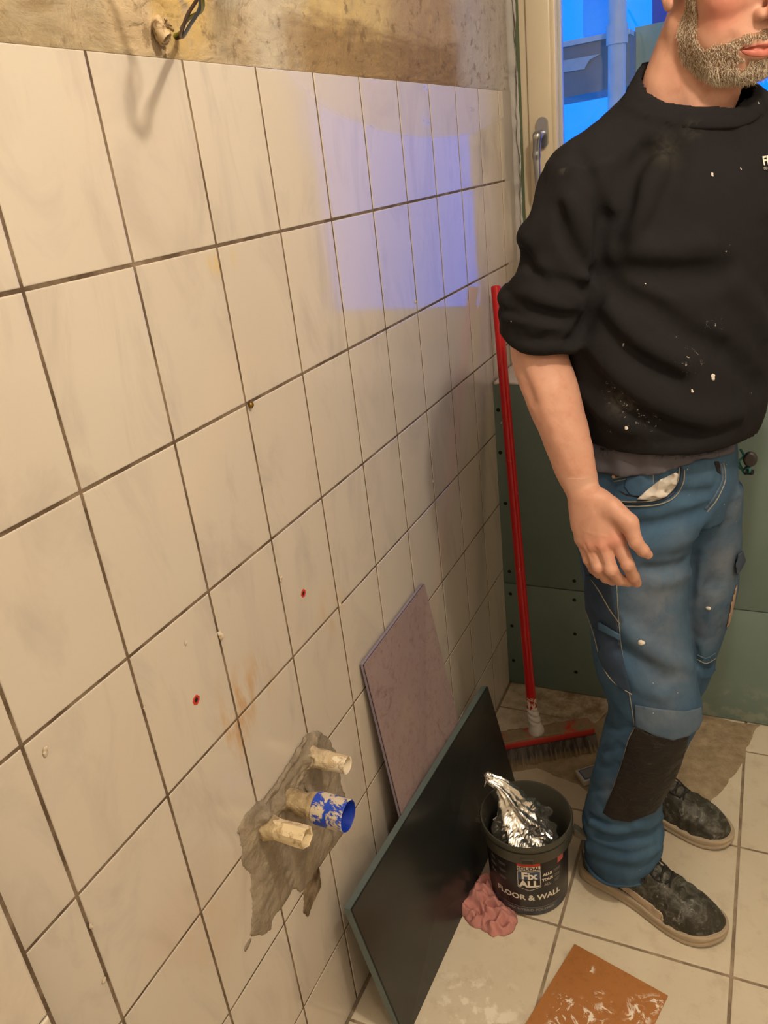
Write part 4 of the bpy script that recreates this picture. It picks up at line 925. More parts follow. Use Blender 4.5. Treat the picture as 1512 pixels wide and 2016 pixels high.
A(E((-.016,0,.032),(.100,.078,.088)))
A(E((.035,0,-.012),(.062,.064,.080)),.02)
A(E((.028,0,-.070),(.060,.055,.045)),.02)
for s in (-1,1):
    A(C((-.012,s*.056,-.055),(.060,s*.030,-.100),.017,.018),.022)
    A(E((.060,s*.042,-.020),(.026,.024,.024)),.016)
    A(E((.050,s*.040,-.062),(.030,.022,.030)),.016)
A(E((.079,0,-.099),(.021,.026,.018)),.018)
A(E((.078,0,-.066),(.030,.034,.032)),.016)
A(C((.083,-.026,.024),(.083,.026,.024),.014,.014),.014)
for s in (-1,1):
    hd.sub(E((.100,s*.033,.003),(.016,.020,.014)),.012)
    A(E((.079,s*.032,.001),(.0135,.0145,.0125)),.003)
    hd.sub(C((.094,s*.022,-.0005),(.086,s*.043,-.0005),.0012,.0010),.001)
A(C((.094,0,.012),(.1165,0,-.030),.0085,.0105),.010)
A(E((.115,0,-.033),(.0105,.0105,.010)),.006)
for s in (-1,1):
    A(E((.1035,s*.0135,-.0375),(.0115,.0080,.0085)),.005)
    hd.sub(E((.1085,s*.0075,-.0465),(.0065,.0038,.0045)),.002)
    hd.crease([hw(.103,s*.0225,-.036),hw(.096,s*.031,-.052),hw(.088,s*.036,-.066)],.006,.0026,px=False)
# lips
up=[(.0885,-.0275,-.0745),(.1005,-.014,-.0695),(.1050,0,-.0705),(.1005,.014,-.0695),(.0885,.0275,-.0745)]
dn=[(.0890,-.0255,-.0775),(.1005,-.013,-.0815),(.1040,0,-.0830),(.1005,.013,-.0815),(.0890,.0255,-.0775)]
for pl_,r in ((up,.0044),(dn,.0056)):
    for a,b in zip(pl_,pl_[1:]): A(C(a,b,r,r),.004)
for a,b in zip([(.093,-.027,-.0758),(.107,-.010,-.0752)],[(.107,-.010,-.0752),(.108,0,-.0758)]): hd.sub(C(a,b,.0022,.0022),.002); hd.sub(C((a[0],-a[1],a[2]),(b[0],-b[1],b[2]),.0022,.0022),.002)
hd.sub(C((.104,0,-.056),(.106,0,-.064),.0022,.003),.003)
# ears
for s in (-1,1):
    er_=lambda f,u,l=0: (f,s*(.0765+l),u)
    A(ell(Lc,er_(-.016,.004),(.0165,.0075,.027)),.004)
    pts=[er_(-.004,.012,.002),er_(-.006,.028,.005),er_(-.020,.033,.009),er_(-.033,.022,.012),er_(-.034,.004,.012),er_(-.026,-.014,.008),er_(-.016,-.026,.004)]
    for a,b in zip(pts,pts[1:]): A(C(a,b,.0042,.0042),.003)
    A(E(er_(-.012,-.027,.003),(.0095,.0055,.0095)),.004)
    hd.sub(E(er_(-.014,.004,.010),(.0085,.0055,.013)),.004)
# neck into the chest
nk0=hw(-.030,0,-.050)
A(cone(P,nk0,NK+np.array([.0,.0,.045]),.055,.063),.022)
for s in (-1,1): A(cone(P,hw(-.040,-s*.030,-.055),NK+Rt(50)*s*.046+np.array([0,0,.030]),.026,.030),.022)
A(cone(P,hw(.02,0,-.085),NK+Fw(55)*.03+np.array([0,0,.0]),.030,.040),.03)
A(ell(P,NK+np.array([0,0,-.065]),(.10,.09,.06)),.04)
for s in (-1,1):     # sternomastoid cords and throat
    hd.crease([hw(-.022,s*.064,-.045),hw(-.005,s*.054,-.10),NK+Fw(55)*.075+Rt(55)*(-s)*.020+np.array([0,0,-.005])],.010,-.005,px=False)
hd.crease([hw(.055,0,-.135),NK+Fw(55)*.062+np.array([0,0,.02])],.014,-.006,px=False)
hd.d-= (.0008*fbm(P,60,2,3)).astype(np.float32)
# ---------------- arms (forearm and hand are bare)
ar=Grid((.225,.60,.93),(.44,.80,1.30),.0021); P=ar.P
arm_=lambda P: loft(P,[(.900,.385,.632,.026,.020,-8),(.925,.379,.640,.0275,.021,-6),(.945,.3755,.645,.0275,.021,-4),(.967,.366,.652,.0310,.024,0),(.995,.3555,.660,.0350,.028,0),(1.03,.3445,.668,.0390,.033,0),(1.076,.3265,.680,.0430,.040,0),(1.12,.3100,.692,.0460,.044,0),(1.16,.2950,.704,.0455,.045,0),(1.19,.2900,.712,.044,.044,0),(1.25,.2900,.718,.050,.050,0)])
ar.add(arm_(P))
ar.add(ell(P,(.268,.735,1.165),(.026,.026,.034)),.02)
def hp_(x,y,Y): return pxy(x,y,Y)
MC={'i':hp_(1214,1062,.612),'m':hp_(1187,1072,.606),'r':hp_(1164,1072,.612),'l':hp_(1146,1060,.624)}
WR=hp_(1168,968,.642); 
wr={'i':hp_(1186,985,.636),'m':hp_(1172,985,.632),'r':hp_(1160,985,.634),'l':hp_(1150,985,.642)}
def finger(g,pts,rs):
    for (a,b),(r1,r2) in zip(zip(pts,pts[1:]),zip(rs,rs[1:])): g.add(cone(g.P,a,b,r1,r2),.0028)
FG={'i':([MC['i'],hp_(1236,1112,.600),hp_(1247,1135,.612),hp_(1253,1147,.626)],[.0125,.0105,.0095,.0082]),
    'm':([MC['m'],hp_(1203,1122,.592),hp_(1219,1141,.606),hp_(1236,1146,.622)],[.0125,.0108,.0095,.0082]),
    'r':([MC['r'],hp_(1178,1117,.597),hp_(1193,1137,.613),hp_(1206,1144,.630)],[.0120,.0100,.0090,.0078]),
    'l':([MC['l'],hp_(1159,1102,.612),hp_(1168,1120,.624),hp_(1178,1131,.637)],[.0105,.0088,.0080,.0070])}
fg=Grid((.33,.56,.745),(.50,.695,.985),.0016)
P2=fg.P
fg.add(arm_(P2))
for k,r in (('i',.0150),('m',.0145),('r',.0140),('l',.0130)): fg.add(cone(P2,wr[k],MC[k],.0160,r),.014)
fg.add(ell(P2,(hp_(1176,1025,.628)),(.036,.017,.045)),.012)
for k in 'imrl':
    one=Grid(fg.lo,fg.lo+(fg.n-1)*fg.h-1e-4,fg.h); one.add(cone(one.P,*FG[k][0][:2],*FG[k][1][:2]))
    for j in (1,2): one.add(cone(one.P,*FG[k][0][j:j+2],*FG[k][1][j:j+2]),.003)
    m_=min(one.d.shape[0],fg.d.shape[0]); 
    fg.d=smin(fg.d,one.d[:fg.d.shape[0],:fg.d.shape[1],:fg.d.shape[2]],.0030)
TH=[hp_(1205,1000,.622),hp_(1238,1030,.607),hp_(1252,1068,.598),hp_(1266,1084,.600),hp_(1276,1092,.604)]
for a,b,r1,r2,k in ((TH[0],TH[1],.0165,.0145,.012),(TH[1],TH[2],.0140,.0108,.006),(TH[2],TH[3],.0108,.0098,.003),(TH[3],TH[4],.0098,.0072,.003)): fg.add(cone(P2,a,b,r1,r2),k)
# knuckle bumps, tendons, creases
for k in 'imrl':
    fg.crease([MC[k]+np.array([0,-.011,.002]),MC[k]+np.array([0,-.0105,.0])],.008,-.0022,px=False)
    a=np.array(wr[k])+np.array([0,-.013,0]); b=MC[k]+np.array([0,-.012,.0]); fg.crease([a*.45+b*.55,b],.0035,-.0011,px=False)
    pj=FG[k][0][1]+np.array([0,-.010,0]); fg.crease([pj+np.array([-.006,0,.001]),pj+np.array([.006,0,.001])],.0016,.0008,px=False); fg.crease([pj+np.array([0,0,0]),pj+np.array([0,.0,.001])],.008,-.0012,px=False)
for (a,b) in (((1197,1076),(1211,1110)),((1174,1080),(1188,1112)),((1153,1074),(1166,1100))): fg.crease([a,b],.0028,.0016)
fg.crease([(1168,1010),(1160,1035),(1152,1055)],.0028,-.0010); fg.crease([(1150,1045),(1170,1052),(1192,1056)],.0026,-.0009)
Vh,Qh=fg.mesh()
ar.crease([(1010,700),(1030,740),(1050,790)],.010,.0028); ar.crease([(1035,690),(1060,760),(1085,840),(1120,920)],.010,-.0018)
ar.crease([(1143,975),(1160,968),(1190,962)],.003,.0010)
ar.d-= (.0007*fbm(ar.P,50,2,13)).astype(np.float32)
ar.d=np.maximum(ar.d,.962-ar.P[...,2]) # hand grid takes over below the wrist
Va,Qa=ar.mesh(); Vhd,Qhd=hd.mesh()
# trunk, legs and far arm, under the clothes
tg=Grid((.24,.60,.06),(.76,1.14,1.50),.010); P=tg.P
tg.add(loft(P,[(.84,.455,.85,.115,.09,60),(.95,.46,.85,.115,.09,60),(1.15,.47,.85,.125,.09,50),(1.35,.475,.85,.16,.10,38),(1.47,.485,.86,.08,.07,35)]),.03)
SHR=np.array([.325,.730,1.425]); SHL=np.array([.625,.950,1.425])
tg.add(cone(P,(.350,.738,1.41),(.303,.713,1.20),.040,.036),.02); tg.add(cone(P,SHL,(.665,1.02,1.16),.05,.04),.02); tg.add(cone(P,(.665,1.02,1.16),(.70,.93,.96),.038,.026),.01)
for a,b,c_ in (((.43,.78,.85),(.475,.745,.47),(.425,.74,.09)),((.50,.92,.85),(.50,.93,.47),(.435,.975,.09))): tg.add(cone(P,a,b,.060,.045),.01); tg.add(cone(P,b,c_,.045,.034),.01)
Vt,Qt=tg.mesh()
lh=Grid((.64,.83,.74),(.78,.98,1.0),.003); P=lh.P     # far hand
Wl=np.array([.70,.93,.95])
lh.add(cone(P,Wl+[0,0,.03],Wl,.026,.024)); lh.add(ell(P,Wl+[.004,-.004,-.05],(.018,.036,.045)),.012)
for i,(o_,L,r) in enumerate(((-.030,.070,.009),(-.010,.078,.0095),(.010,.072,.009),(.028,.058,.008))):
    a=Wl+np.array([.004,o_,-.075]); b=a+[.006,0,-L*.55]; c_=b+[-.010,0,-L*.42]; lh.add(cone(P,a,b,r*1.1,r),.004); lh.add(cone(P,b,c_,r,r*.85),.003)
lh.add(cone(P,Wl+[.006,-.03,-.02],Wl+[.012,-.052,-.065],.013,.009),.006); lh.add(cone(P,Wl+[.012,-.052,-.065],Wl+[.010,-.050,-.095],.009,.0075),.003)
Vl,Ql=lh.mesh()
Vs=[];Fs=[];k0=0
for v,f in ((Vhd,Qhd),(Va,Qa),(Vh,Qh),(Vt,Qt),(Vl,Ql)): Vs.append(v);Fs.append(f+k0);k0+=len(v)
M_skin=mat_skin()
body=npobj('body',np.concatenate(Vs),np.concatenate(Fs),[M_skin],man)
# eyes, lips
for s in (-1,1):
    g=Grid(hw(.079,s*.032,.001)-.016,hw(.079,s*.032,.001)+.016,.001); L2=(g.P-HO.astype(np.float32))@HM.T.astype(np.float32)
    g.add(np.maximum(ell(L2,(.0795,s*.032,.001),(.0128,.0135,.0122)),np.abs(L2[...,2]+.0015)-.0032)); Vg,Q=g.mesh()
    if len(Vg): npobj('eye',Vg,Q,[plain('eye_white',lin(226,216,206),.2)],man)
g=Grid(hw(.1,0,-.077)-.034,hw(.1,0,-.077)+.034,.0011); L2=(g.P-HO.astype(np.float32))@HM.T.astype(np.float32)
base=np.maximum(hd.sample(g.P.astype(float))-.0007,-(hd.sample(g.P.astype(float))+.004))
reg=ell(L2,(.098,0,-.0775),(.03,.0265,.0085)); reg=np.maximum(reg,ell(L2,(.098,0,-.078),(.03,.030,.0095)))
g.add(np.maximum(base,reg)); Vg,Q=g.mesh(); npobj('lips',Vg,Q,[plain('lip_skin',lin(178,100,86),.5,nz=.12,ns=60)],man)
# ---------------- beard: a thin under-layer and thousands of short hairs, grown on the face
bg_=hd.copy(); side=np.stack([Lc[...,0],Lc[...,2]],-1)
bpoly=[(.008,.030),(.026,.030),(.031,-.010),(.037,-.038),(.048,-.062),(.062,-.075),(.082,-.068),(.098,-.057),(.125,-.052),(.14,-.13),(.085,-.128),(.060,-.118),(.034,-.106),(.012,-.088),(.004,-.060),(.004,-.02)]
breg=poly2(side,bpoly); breg=np.maximum(breg,-np.minimum(ell(Lc,(.100,0,-.0770),(.03,.029,.0125)),np.minimum(ell(Lc,(.098,-.020,-.094),(.02,.008,.006)),ell(Lc,(.098,.020,-.094),(.02,.008,.006)))))
breg=np.maximum(breg,-ell(Lc,(.112,0,-.050),(.02,.006,.006)))
bl=patch(hd,breg+(.002*fbm(hd.P,90,2,8)).astype(np.float32),.0012); Vb,Qb=bl.mesh()
def mat_beard(n_,a,b):
    t=Nt(n_,.75,.25); t.col(t.mix(t.noise(70,4),a,b)); return t.m
brd=npobj('beard',Vb,Qb,[mat_beard('beard_roots',lin(128,92,70),lin(160,122,96))],man)
tri=Vb[Qb]; ctr=tri.mean(1); nrm=np.cross(tri[:,2]-tri[:,0],tri[:,3]-tri[:,1]); nrm/=np.linalg.norm(nrm,axis=1,keepdims=True)+1e-9
gp=lambda p:(hd.sample(p+[.001,0,0])-hd.sample(p-[.001,0,0]),hd.sample(p+[0,.001,0])-hd.sample(p-[0,.001,0]),hd.sample(p+[0,0,.001])-hd.sample(p-[0,0,.001]))
gr=np.stack(gp(ctr),-1); gr/=np.linalg.norm(gr,axis=1,keepdims=True)+1e-9
keep=hd.sample(ctr)>-.0003; ctr=ctr[keep]; gr=gr[keep]
pick=rng.integers(0,len(ctr),20000); c0=ctr[pick]+rng.normal(0,.0009,(len(pick),3)); N=gr[pick]
lc=(c0-HO)@HM.T; chin=np.clip((-.085-lc[:,2])/.03,0,1)
grow=-HU*.75+HF*.45; T=grow-N*(N@grow)[:,None]; T+=rng.normal(0,.38,T.shape); T/=np.linalg.norm(T,axis=1,keepdims=True)
ln=(.0044+.0034*chin)*rng.uniform(.6,1.3,len(pick)); D=N*.38+T*.95; D/=np.linalg.norm(D,axis=1,keepdims=True)
D2=D-N*.55+T*.25*rng.normal(0,1,(len(pick),1)); D2/=np.linalg.norm(D2,axis=1,keepdims=True)
s1=np.cross(D,N); s1/=np.linalg.norm(s1,axis=1,keepdims=True); w=rng.uniform(.00016,.00032,len(pick))[:,None]
mid=c0+D*(ln*.55)[:,None]; end=mid+D2*(ln*.45)[:,None]
VV=np.stack([c0+s1*w,c0-s1*w,c0+N*w,mid+s1*w*.8,mid-s1*w*.8,mid+N*w*.9,end],1).reshape(-1,3)
k=np.arange(len(pick))[:,None]*7
F4=np.concatenate([k+[0,3,4,1],k+[1,4,5,2],k+[2,5,3,0]]); F3=np.concatenate([k+[3,6,4],k+[4,6,5],k+[5,6,3]])
me=bpy.data.meshes.new('beard_hairs'); me.from_pydata((VV-np.array(PB)).tolist(),[],F4.tolist()+F3.tolist()); me.update()
ho=link('beard_hairs',me,[mat_beard('grey_hair',lin(194,178,156),lin(220,206,186)),mat_beard('brown_hair',lin(128,104,84),lin(158,132,106))],brd); ho.location=(0,0,0); ho['kind']='stuff'
hm=(rng.random(len(pick))<(.36-.22*chin)).astype(int); me.polygons.foreach_set('material_index',np.concatenate([np.tile(hm,3),np.tile(hm,3)]).astype(np.int32)); me.update()
# short hair on the head and eyebrows
hg=Grid((.40,.70,1.60),(.68,.98,1.80),.004); L3=(hg.P-HO.astype(np.float32))@HM.T.astype(np.float32)
hg.add(ell(L3,(-.018,0,.036),(.104,.082,.092))); hg.d=np.maximum(hg.d,poly2(np.stack([L3[...,0],L3[...,2]],-1),[(.088,.075),(.060,.060),(.030,.035),(.012,.030),(.0,.0),(-.005,-.0),(-.035,-.005),(-.055,-.050),(-.14,-.06),(-.14,.16),(.088,.16)])); hg.d-=(.0015*fbm(hg.P,90,2,3)).astype(np.float32)
Vg,Q=hg.mesh(); npobj('hair',Vg,Q,[mat_beard('short_grey_hair',lin(110,94,80),lin(150,134,118))],man)
for s in (-1,1):
    g=Grid(hw(.088,s*.034,.026)-.03,hw(.088,s*.034,.026)+.03,.002); L2=(g.P-HO.astype(np.float32))@HM.T.astype(np.float32); g.add(cone(L2,(.098,s*.016,.023),(.084,s*.048,.025),.0042,.003)+.001*fbm(g.P,200,2,4)); Vg,Q=g.mesh(); npobj('eyebrow',Vg,Q,[mat_beard('brow_hair',lin(120,100,80),lin(150,130,108))],man)

# ---------------- sweatshirt
sw=Grid((.205,.60,.90),(.79,1.13,1.60),.0052); P=sw.P
# rings: yaw is the direction of the lateral (shoulder to shoulder) axis
sw.add(loft(P,[(.945,.462,.845,.150,.128,60),(.985,.470,.843,.160,.140,58),(1.04,.476,.840,.169,.147,54),(1.12,.474,.840,.178,.142,50),(1.22,.472,.842,.184,.134,44),(1.32,.478,.848,.186,.128,38),(1.40,.480,.852,.180,.116,36),(1.45,.483,.858,.140,.100,36),(1.50,.487,.860,.104,.088,36),(1.535,.490,.858,.074,.072,36),(1.575,.493,.856,.062,.062,36)],2.15))
sw.add(cone(P,(.356,.742,1.420),NK+np.array([-.03,-.02,.018]),.054,.05),.03); sw.add(cone(P,SHL+np.array([0,0,-.01]),NK+np.array([.03,.02,.008]),.062,.05),.03)
# far sleeve
sw.add(cone(P,SHL+np.array([0,0,-.01]),(.665,1.02,1.16),.066,.056),.03); sw.add(cone(P,(.665,1.02,1.16),(.69,.96,1.03),.056,.042),.02)
# near sleeve, open below
slv=loft(P,[(1.150,.301,.712,.050,.056,0),(1.185,.301,.712,.050,.056,0),(1.215,.305,.710,.063,.064,0),(1.262,.314,.712,.066,.066,0),(1.31,.327,.716,.060,.062,0),(1.35,.333,.720,.059,.062,0),(1.40,.350,.728,.054,.060,0),(1.44,.362,.736,.048,.054,0)])
slv=np.maximum(slv,1.186-P[...,2]+.25*(.30-P[...,0])*.6)
sw.add(slv,.014)
sw.add(ell(P,pxy(1043,462,.70),(.015,.024,.016)),.022)
# the rolled cuff: layered rolls round the forearm, lower towards the inside
for (zl,zr,r) in ((1.205,1.178,.0145),(1.232,1.205,.0150),(1.262,1.238,.012)):
    pts=[(.3005+(.0545 if r>.013 else .058)*math.cos(a),.708+.0545*math.sin(a),(zl+zr)/2+(zr-zl)/2*math.cos(a)+.004*math.sin(3*a+zl*50)) for a in np.linspace(0,2*math.pi,21)]
    sw.add(polyd(P,pts)-r,.010)
# folds; grooves are positive, rolls negative
for pts,r,a in (
  ([(1190,430),(1180,490),(1186,540),(1175,590),(1150,640),(1128,668)],.011,.016),
  ([(1140,300),(1172,380),(1190,430)],.012,.004),([(1270,300),(1240,340),(1232,400),(1222,450),(1212,490)],.016,.010),([(1300,320),(1275,370),(1262,420),(1238,455)],.014,-.008),([(1240,300),(1225,350),(1215,410)],.013,-.005),
  ([(1190,545),(1230,580),(1290,610),(1350,655),(1420,690)],.016,.009),([(1185,600),(1230,650),(1290,690),(1350,720)],.016,-.008),([(1180,625),(1215,665),(1265,710),(1330,745)],.013,.007),
  ([(1190,520),(1260,530),(1340,545),(1420,540)],.022,.007),([(1210,500),(1290,500),(1380,480)],.02,-.005),
  ([(1150,700),(1190,750),(1240,800),(1300,835),(1360,850)],.016,.008),([(1165,690),(1220,745),(1290,790),(1370,820),(1450,815)],.02,-.009),([(1145,770),(1190,820),(1240,845)],.012,-.006),
  ([(1420,690),(1470,740),(1500,760)],.02,.005),([(1440,560),(1480,600),(1505,650)],.02,-.006),([(1300,870),(1380,860),(1450,840)],.012,.004),
  ([(1045,330),(1060,380),(1055,430),(1040,470)],.016,-.004),([(1120,400),(1150,450),(1160,500),(1155,540)],.013,-.007),([(1100,410),(1115,470),(1150,520),(1170,540)],.010,.007),
  ([(1030,500),(1060,540),(1110,560),(1150,570)],.010,.008),([(1015,560),(1050,580),(1100,600),(1145,605)],.010,-.006),
  ([(998,590),(1030,600),(1080,618),(1130,622)],.008,.009),([(992,625),(1030,640),(1080,650),(1125,655)],.008,-.004),([(1000,640),(1050,650),(1100,660)],.006,.005),([(1000,570),(1025,545),(1060,545)],.009,-.006),([(1065,520),(1090,555),(1140,590)],.009,-.007),
  ([(1440,200),(1475,300),(1500,420)],.013,-.003),([(1330,300),(1335,330),(1315,400),(1290,440)],.018,.004)):
    sw.crease(pts,r*.85,a*2.1)
sw.d-= (.0022*fbm(P,13,3,51)+.0007*fbm(P,70,2,5)).astype(np.float32)
# hollow: neck opening and hem
thk=.0045
shell=np.maximum(sw.d,-(sw.d+.012))
fwd=Fw(52).astype(np.float32); nf=(P-NK.astype(np.float32))@fwd
ztop=1.566-.56*np.clip(nf+.047,0,1)
zb=1.013-.055*(P[...,0]-.33)+.01*((P-np.array([.46,.84,0],np.float32))@fwd)
solid=sw.copy()
sw.d=np.where((P[...,2]>1.47)&(np.hypot(P[...,0]-NK[0],P[...,1]-NK[1])<.10),np.maximum(sw.d,-(solid.d+.0065)),sw.d)
sw.d=np.maximum(sw.d,np.maximum(P[...,2]-ztop,zb-P[...,2])).astype(np.float32)
# rib collar and hem
sw.d=np.where(P[...,2]>1.2,smin(sw.d,np.maximum(np.abs(solid.d-.000)-.004,np.abs(P[...,2]-ztop+.006)-.010).astype(np.float32),.003),sw.d)
Vg,Q=sw.mesh()
def mat_sweat():
    t=Nt('faded_black_fleece',.92,.15); 
    c=t.mix(t.noise(4,4,.6),lin(25,24,26),lin(35,33,35))
    n2=t.ramp(t.noise(34,5,.75,None,1.0),.55,.72)
    def at(x,y): 
        p=solid.hit(x,y)-np.array(PB); return tuple(p)
    for x,y,r,sc_,a,cc in ((1108,272,.022,(1.6,1,.8),.45,(130,126,116)),(1310,300,.035,(1,1,1),.22,(92,90,70)),(1365,255,.022,(1,1,1),.18,(100,98,84)),(1225,790,.040,(1,1,1),.22,(120,116,108)),(1110,335,.012,(1,1,1.4),.3,(110,108,100))):
        c=t.mix(t.math('MULTIPLY',t.math('MULTIPLY',t.blob(at(x,y),r,.9,sc_),t.ramp(t.noise(60,5,.7,None,.8),.40,.62)),a),c,lin(*cc))
    # white paint specks
    sp=t.ramp(t.noise(210,2,.5),.70,.73); sp2=t.ramp(t.noise(85,2,.5),.79,.80)
    msk=None
    for x,y,r in ((1215,770,.028),(1245,810,.028),(1280,826,.022),(1360,705,.03),(1405,640,.02),(1190,835,.02)):
        b=t.blob(at(x,y),r,.7); msk=b if msk is None else t.math('MAXIMUM',msk,b)
    c=t.mix(t.math('MULTIPLY',t.math('MULTIPLY',msk,t.ramp(t.noise(150,4,.7,None,.6),.63,.66)),.8),c,lin(220,216,204)); c=t.mix(t.math('MULTIPLY',sp2,.7),c,lin(206,202,190))
    t.col(c); q=t.bump(t.noise(30,4,.6),.25,.004); t.bump(t.noise(500,2,.5),.25,.0006,q); return t.m
swo=npobj('sweatshirt',Vg,Q,[mat_sweat()],man)
cp=[]
for a in np.linspace(0,2*math.pi,73):
    dr=np.array([math.cos(a),math.sin(a),0.]); best=None
    for r in np.arange(.10,.045,-.001):
        p=np.array([.491,.859,0])+dr*r; z_=1.566-.56*min(1,max(0,float((p-NK)@Fw(52))+.047)); p[2]=z_-.004
        if solid.sample(p)<0: best=p; break
    cp.append(best if best is not None else p)
cp=np.array(cp[:-1]); 
for _ in range(5): cp=(np.roll(cp,1,0)+cp*2+np.roll(cp,-1,0))/4
cp=np.concatenate([cp,cp[:1]]); cc_=np.array([.491,.859,0.])
Vc=[];nn=14
for p in cp:
    o_=p-cc_; o_[2]=0; o_/=np.linalg.norm(o_); upv=np.array([0,0,1.])*.9-o_*.35; upv/=np.linalg.norm(upv); q_=np.cross(upv,np.cross(o_,upv)); q_/=np.linalg.norm(q_)
    for k in range(nn): t_=2*math.pi*k/nn; Vc.append(p-upv*.009-o_*.0005+upv*.0125*math.sin(t_)+q_*.0042*math.cos(t_))
Fc=[(i*nn+k,i*nn+(k+1)%nn,(i+1)*nn+(k+1)%nn,(i+1)*nn+k) for i in range(len(cp)-1) for k in range(nn)]
npobj('collar_rib',Vc,Fc,[plain('black_rib_knit',lin(26,24,26),.9,.2,bs=.3,ns=120)],swo)
# paint blob and chest print
for x,y,r in ((1402,743,.0045),(1362,771,.0026),(1402,344,.0022),(1233,842,.002),(1010,551,.0012),(1345,376,.0018),(1458,333,.0018),(1270,560,.0018)):
    p=solid.hit(x,y); g=Grid(p-.012,p+.012,.0007); g.add(ell(g.P,p,(r,r*.5,r*1.35))+.0012*fbm(g.P,260,2,int(x))); Vg,Q=g.mesh()
    if len(Vg): npobj('paint_splash',Vg,Q,[M_white],swo)
pc=solid.hit(1507,316); 
def surf_text(s,size,cx,cy,m,name,par):
    bm=text_mesh(s,size,bold=size*.03,align='LEFT')
    c=solid.hit(cx,cy); lat=-Rt(52); 
    for v in bm.verts:
        q=c+lat*v.co.x+np.array([0,0,v.co.y]); d=float(solid.sample(q)); gq=Fw(52)
        for _ in range(5): d=float(solid.sample(q)); q=q+gq*(-d if True else 0)*1.0
        v.co=Vector(q+gq*.0022)
    return obj(name,bm,[m],par)
try:
    surf_text('FR',.0165,1499,318,M_ink,'chest_lettering',swo); surf_text('co',.008,1501,331,M_inkg,'chest_lettering',swo)
except Exception as ex: print('text',ex)

# ---------------- grey shirt tail under the sweatshirt
ts=Grid((.28,.66,.90),(.66,1.03,1.07),.004); P=ts.P
ts.add(loft(P,[(.90,.459,.842,.158,.134,62),(.95,.461,.842,.155,.132,60),(1.01,.462,.845,.152,.130,60),(1.06,.466,.843,.150,.128,60)],2.1))
for i in range(14):
    a=2*math.pi*i/14; 
ang=np.arctan2(P[...,1]-.842,P[...,0]-.46)
ts.d-=(.0022*np.sin(ang*17+20*P[...,2])+.003*fbm(P,22,2,3)).astype(np.float32)
fz=(P-np.array([.46,.84,0],np.float32))@Fw(30).astype(np.float32)
ts.crease([(1180,880),(1250,868),(1330,880),(1400,885),(1455,872)],.006,.006); ts.crease([(1185,892),(1230,882),(1290,893),(1380,897),(1440,885)],.005,-.005)
ts.d=np.maximum(ts.d,np.maximum(-(ts.d+.006),(.959+.018*np.clip(fz/.12,-1,1)*1.0+.004*np.sin(ang*5))-P[...,2])).astype(np.float32)
Vg,Q=ts.mesh(); npobj('shirt_tail',Vg,Q,[plain('washed_grey_jersey',lin(86,84,92),.9,.2,nz=.12,ns=14,bs=.2)],man)

# ---------------- jeans
jn=Grid((.285,.62,.03),(.665,1.09,.985),.0052); P=jn.P
jn.add(loft(P,[(.84,.452,.845,.148,.128,62),(.88,.455,.845,.153,.133,62),(.93,.458,.845,.150,.130,62),(.98,.460,.845,.143,.122,62)],2.2))
jr=Grid(jn.lo,jn.lo+(jn.n-1)*jn.h-1e-4,jn.h)
rl=loft(P,[(.070,.425,.742,.074,.078,0),(.12,.430,.742,.080,.080,0),(.16,.428,.742,.080,.080,0),(.20,.427,.741,.075,.078,0),(.26,.434,.738,.073,.076,0),(.31,.444,.734,.074,.077,0),(.36,.456,.732,.076,.080,0),(.42,.470,.734,.080,.083,0),(.48,.483,.737,.083,.086,0),(.55,.467,.745,.088,.090,0),(.63,.451,.757,.089,.093,0),(.72,.440,.770,.090,.096,0),(.80,.435,.780,.097,.100,0),(.87,.435,.790,.105,.104,0)],2.15)
ll=loft(P,[(.075,.435,.978,.066,.070,0),(.15,.440,.975,.066,.070,0),(.25,.453,.965,.066,.070,0),(.34,.475,.950,.068,.072,0),(.42,.497,.938,.072,.076,0),(.49,.507,.930,.075,.078,0),(.58,.520,.925,.080,.083,0),(.68,.527,.920,.085,.090,0),(.78,.525,.910,.086,.095,0),(.87,.515,.900,.090,.1,0)],2.1)
kk=np.where(P[...,2]>.82,.022,.006).astype(np.float32); jn.d=smin(smin(jn.d,rl.astype(np.float32),.022),ll.astype(np.float32),kk)
z=P[...,2]
for pts,r,a in (
  ([(1170,1640),(1210,1652),(1260,1648),(1300,1632)],.011,.011),([(1165,1620),(1210,1632),(1260,1626),(1300,1606)],.010,-.006),([(1155,1598),(1200,1625),(1240,1632)],.008,.007),([(1160,1672),(1215,1690),(1270,1683),(1298,1668)],.010,-.005),
  ([(1178,1470),(1200,1478),(1222,1470)],.007,.004),([(1175,1500),(1198,1512),(1218,1505)],.007,.004),([(1163,1545),(1180,1556),(1200,1552)],.007,.004),([(1190,1420),(1215,1436),(1240,1430)],.007,.004),
  ([(1255,1040),(1300,1035),(1350,1020),(1390,1005)],.014,.006),([(1260,1075),(1310,1072),(1350,1060)],.013,-.005),([(1270,1120),(1320,1120),(1352,1105)],.013,.005),([(1290,1150),(1330,1140),(1355,1130)],.012,-.004),([(1310,965),(1350,975),(1395,970)],.012,.005),
  ([(1225,1230),(1270,1270),(1320,1300),(1355,1310)],.016,-.006),([(1225,1310),(1260,1350),(1300,1370)],.014,-.005),([(1225,1280),(1270,1310),(1310,1340)],.014,.005),
  ([(1405,1150),(1380,1190),(1370,1260)],.014,.004),([(1440,1000),(1425,1080),(1400,1150)],.018,.004),
  ([(1385,1045),(1366,1100),(1359,1180),(1362,1250),(1370,1310)],.008,.010),
  ([(1382,1312),(1400,1316),(1412,1300)],.006,.005),([(1375,1330),(1392,1332),(1408,1318)],.005,-.003)):
    jn.crease(pts,r*.85,a*1.9)
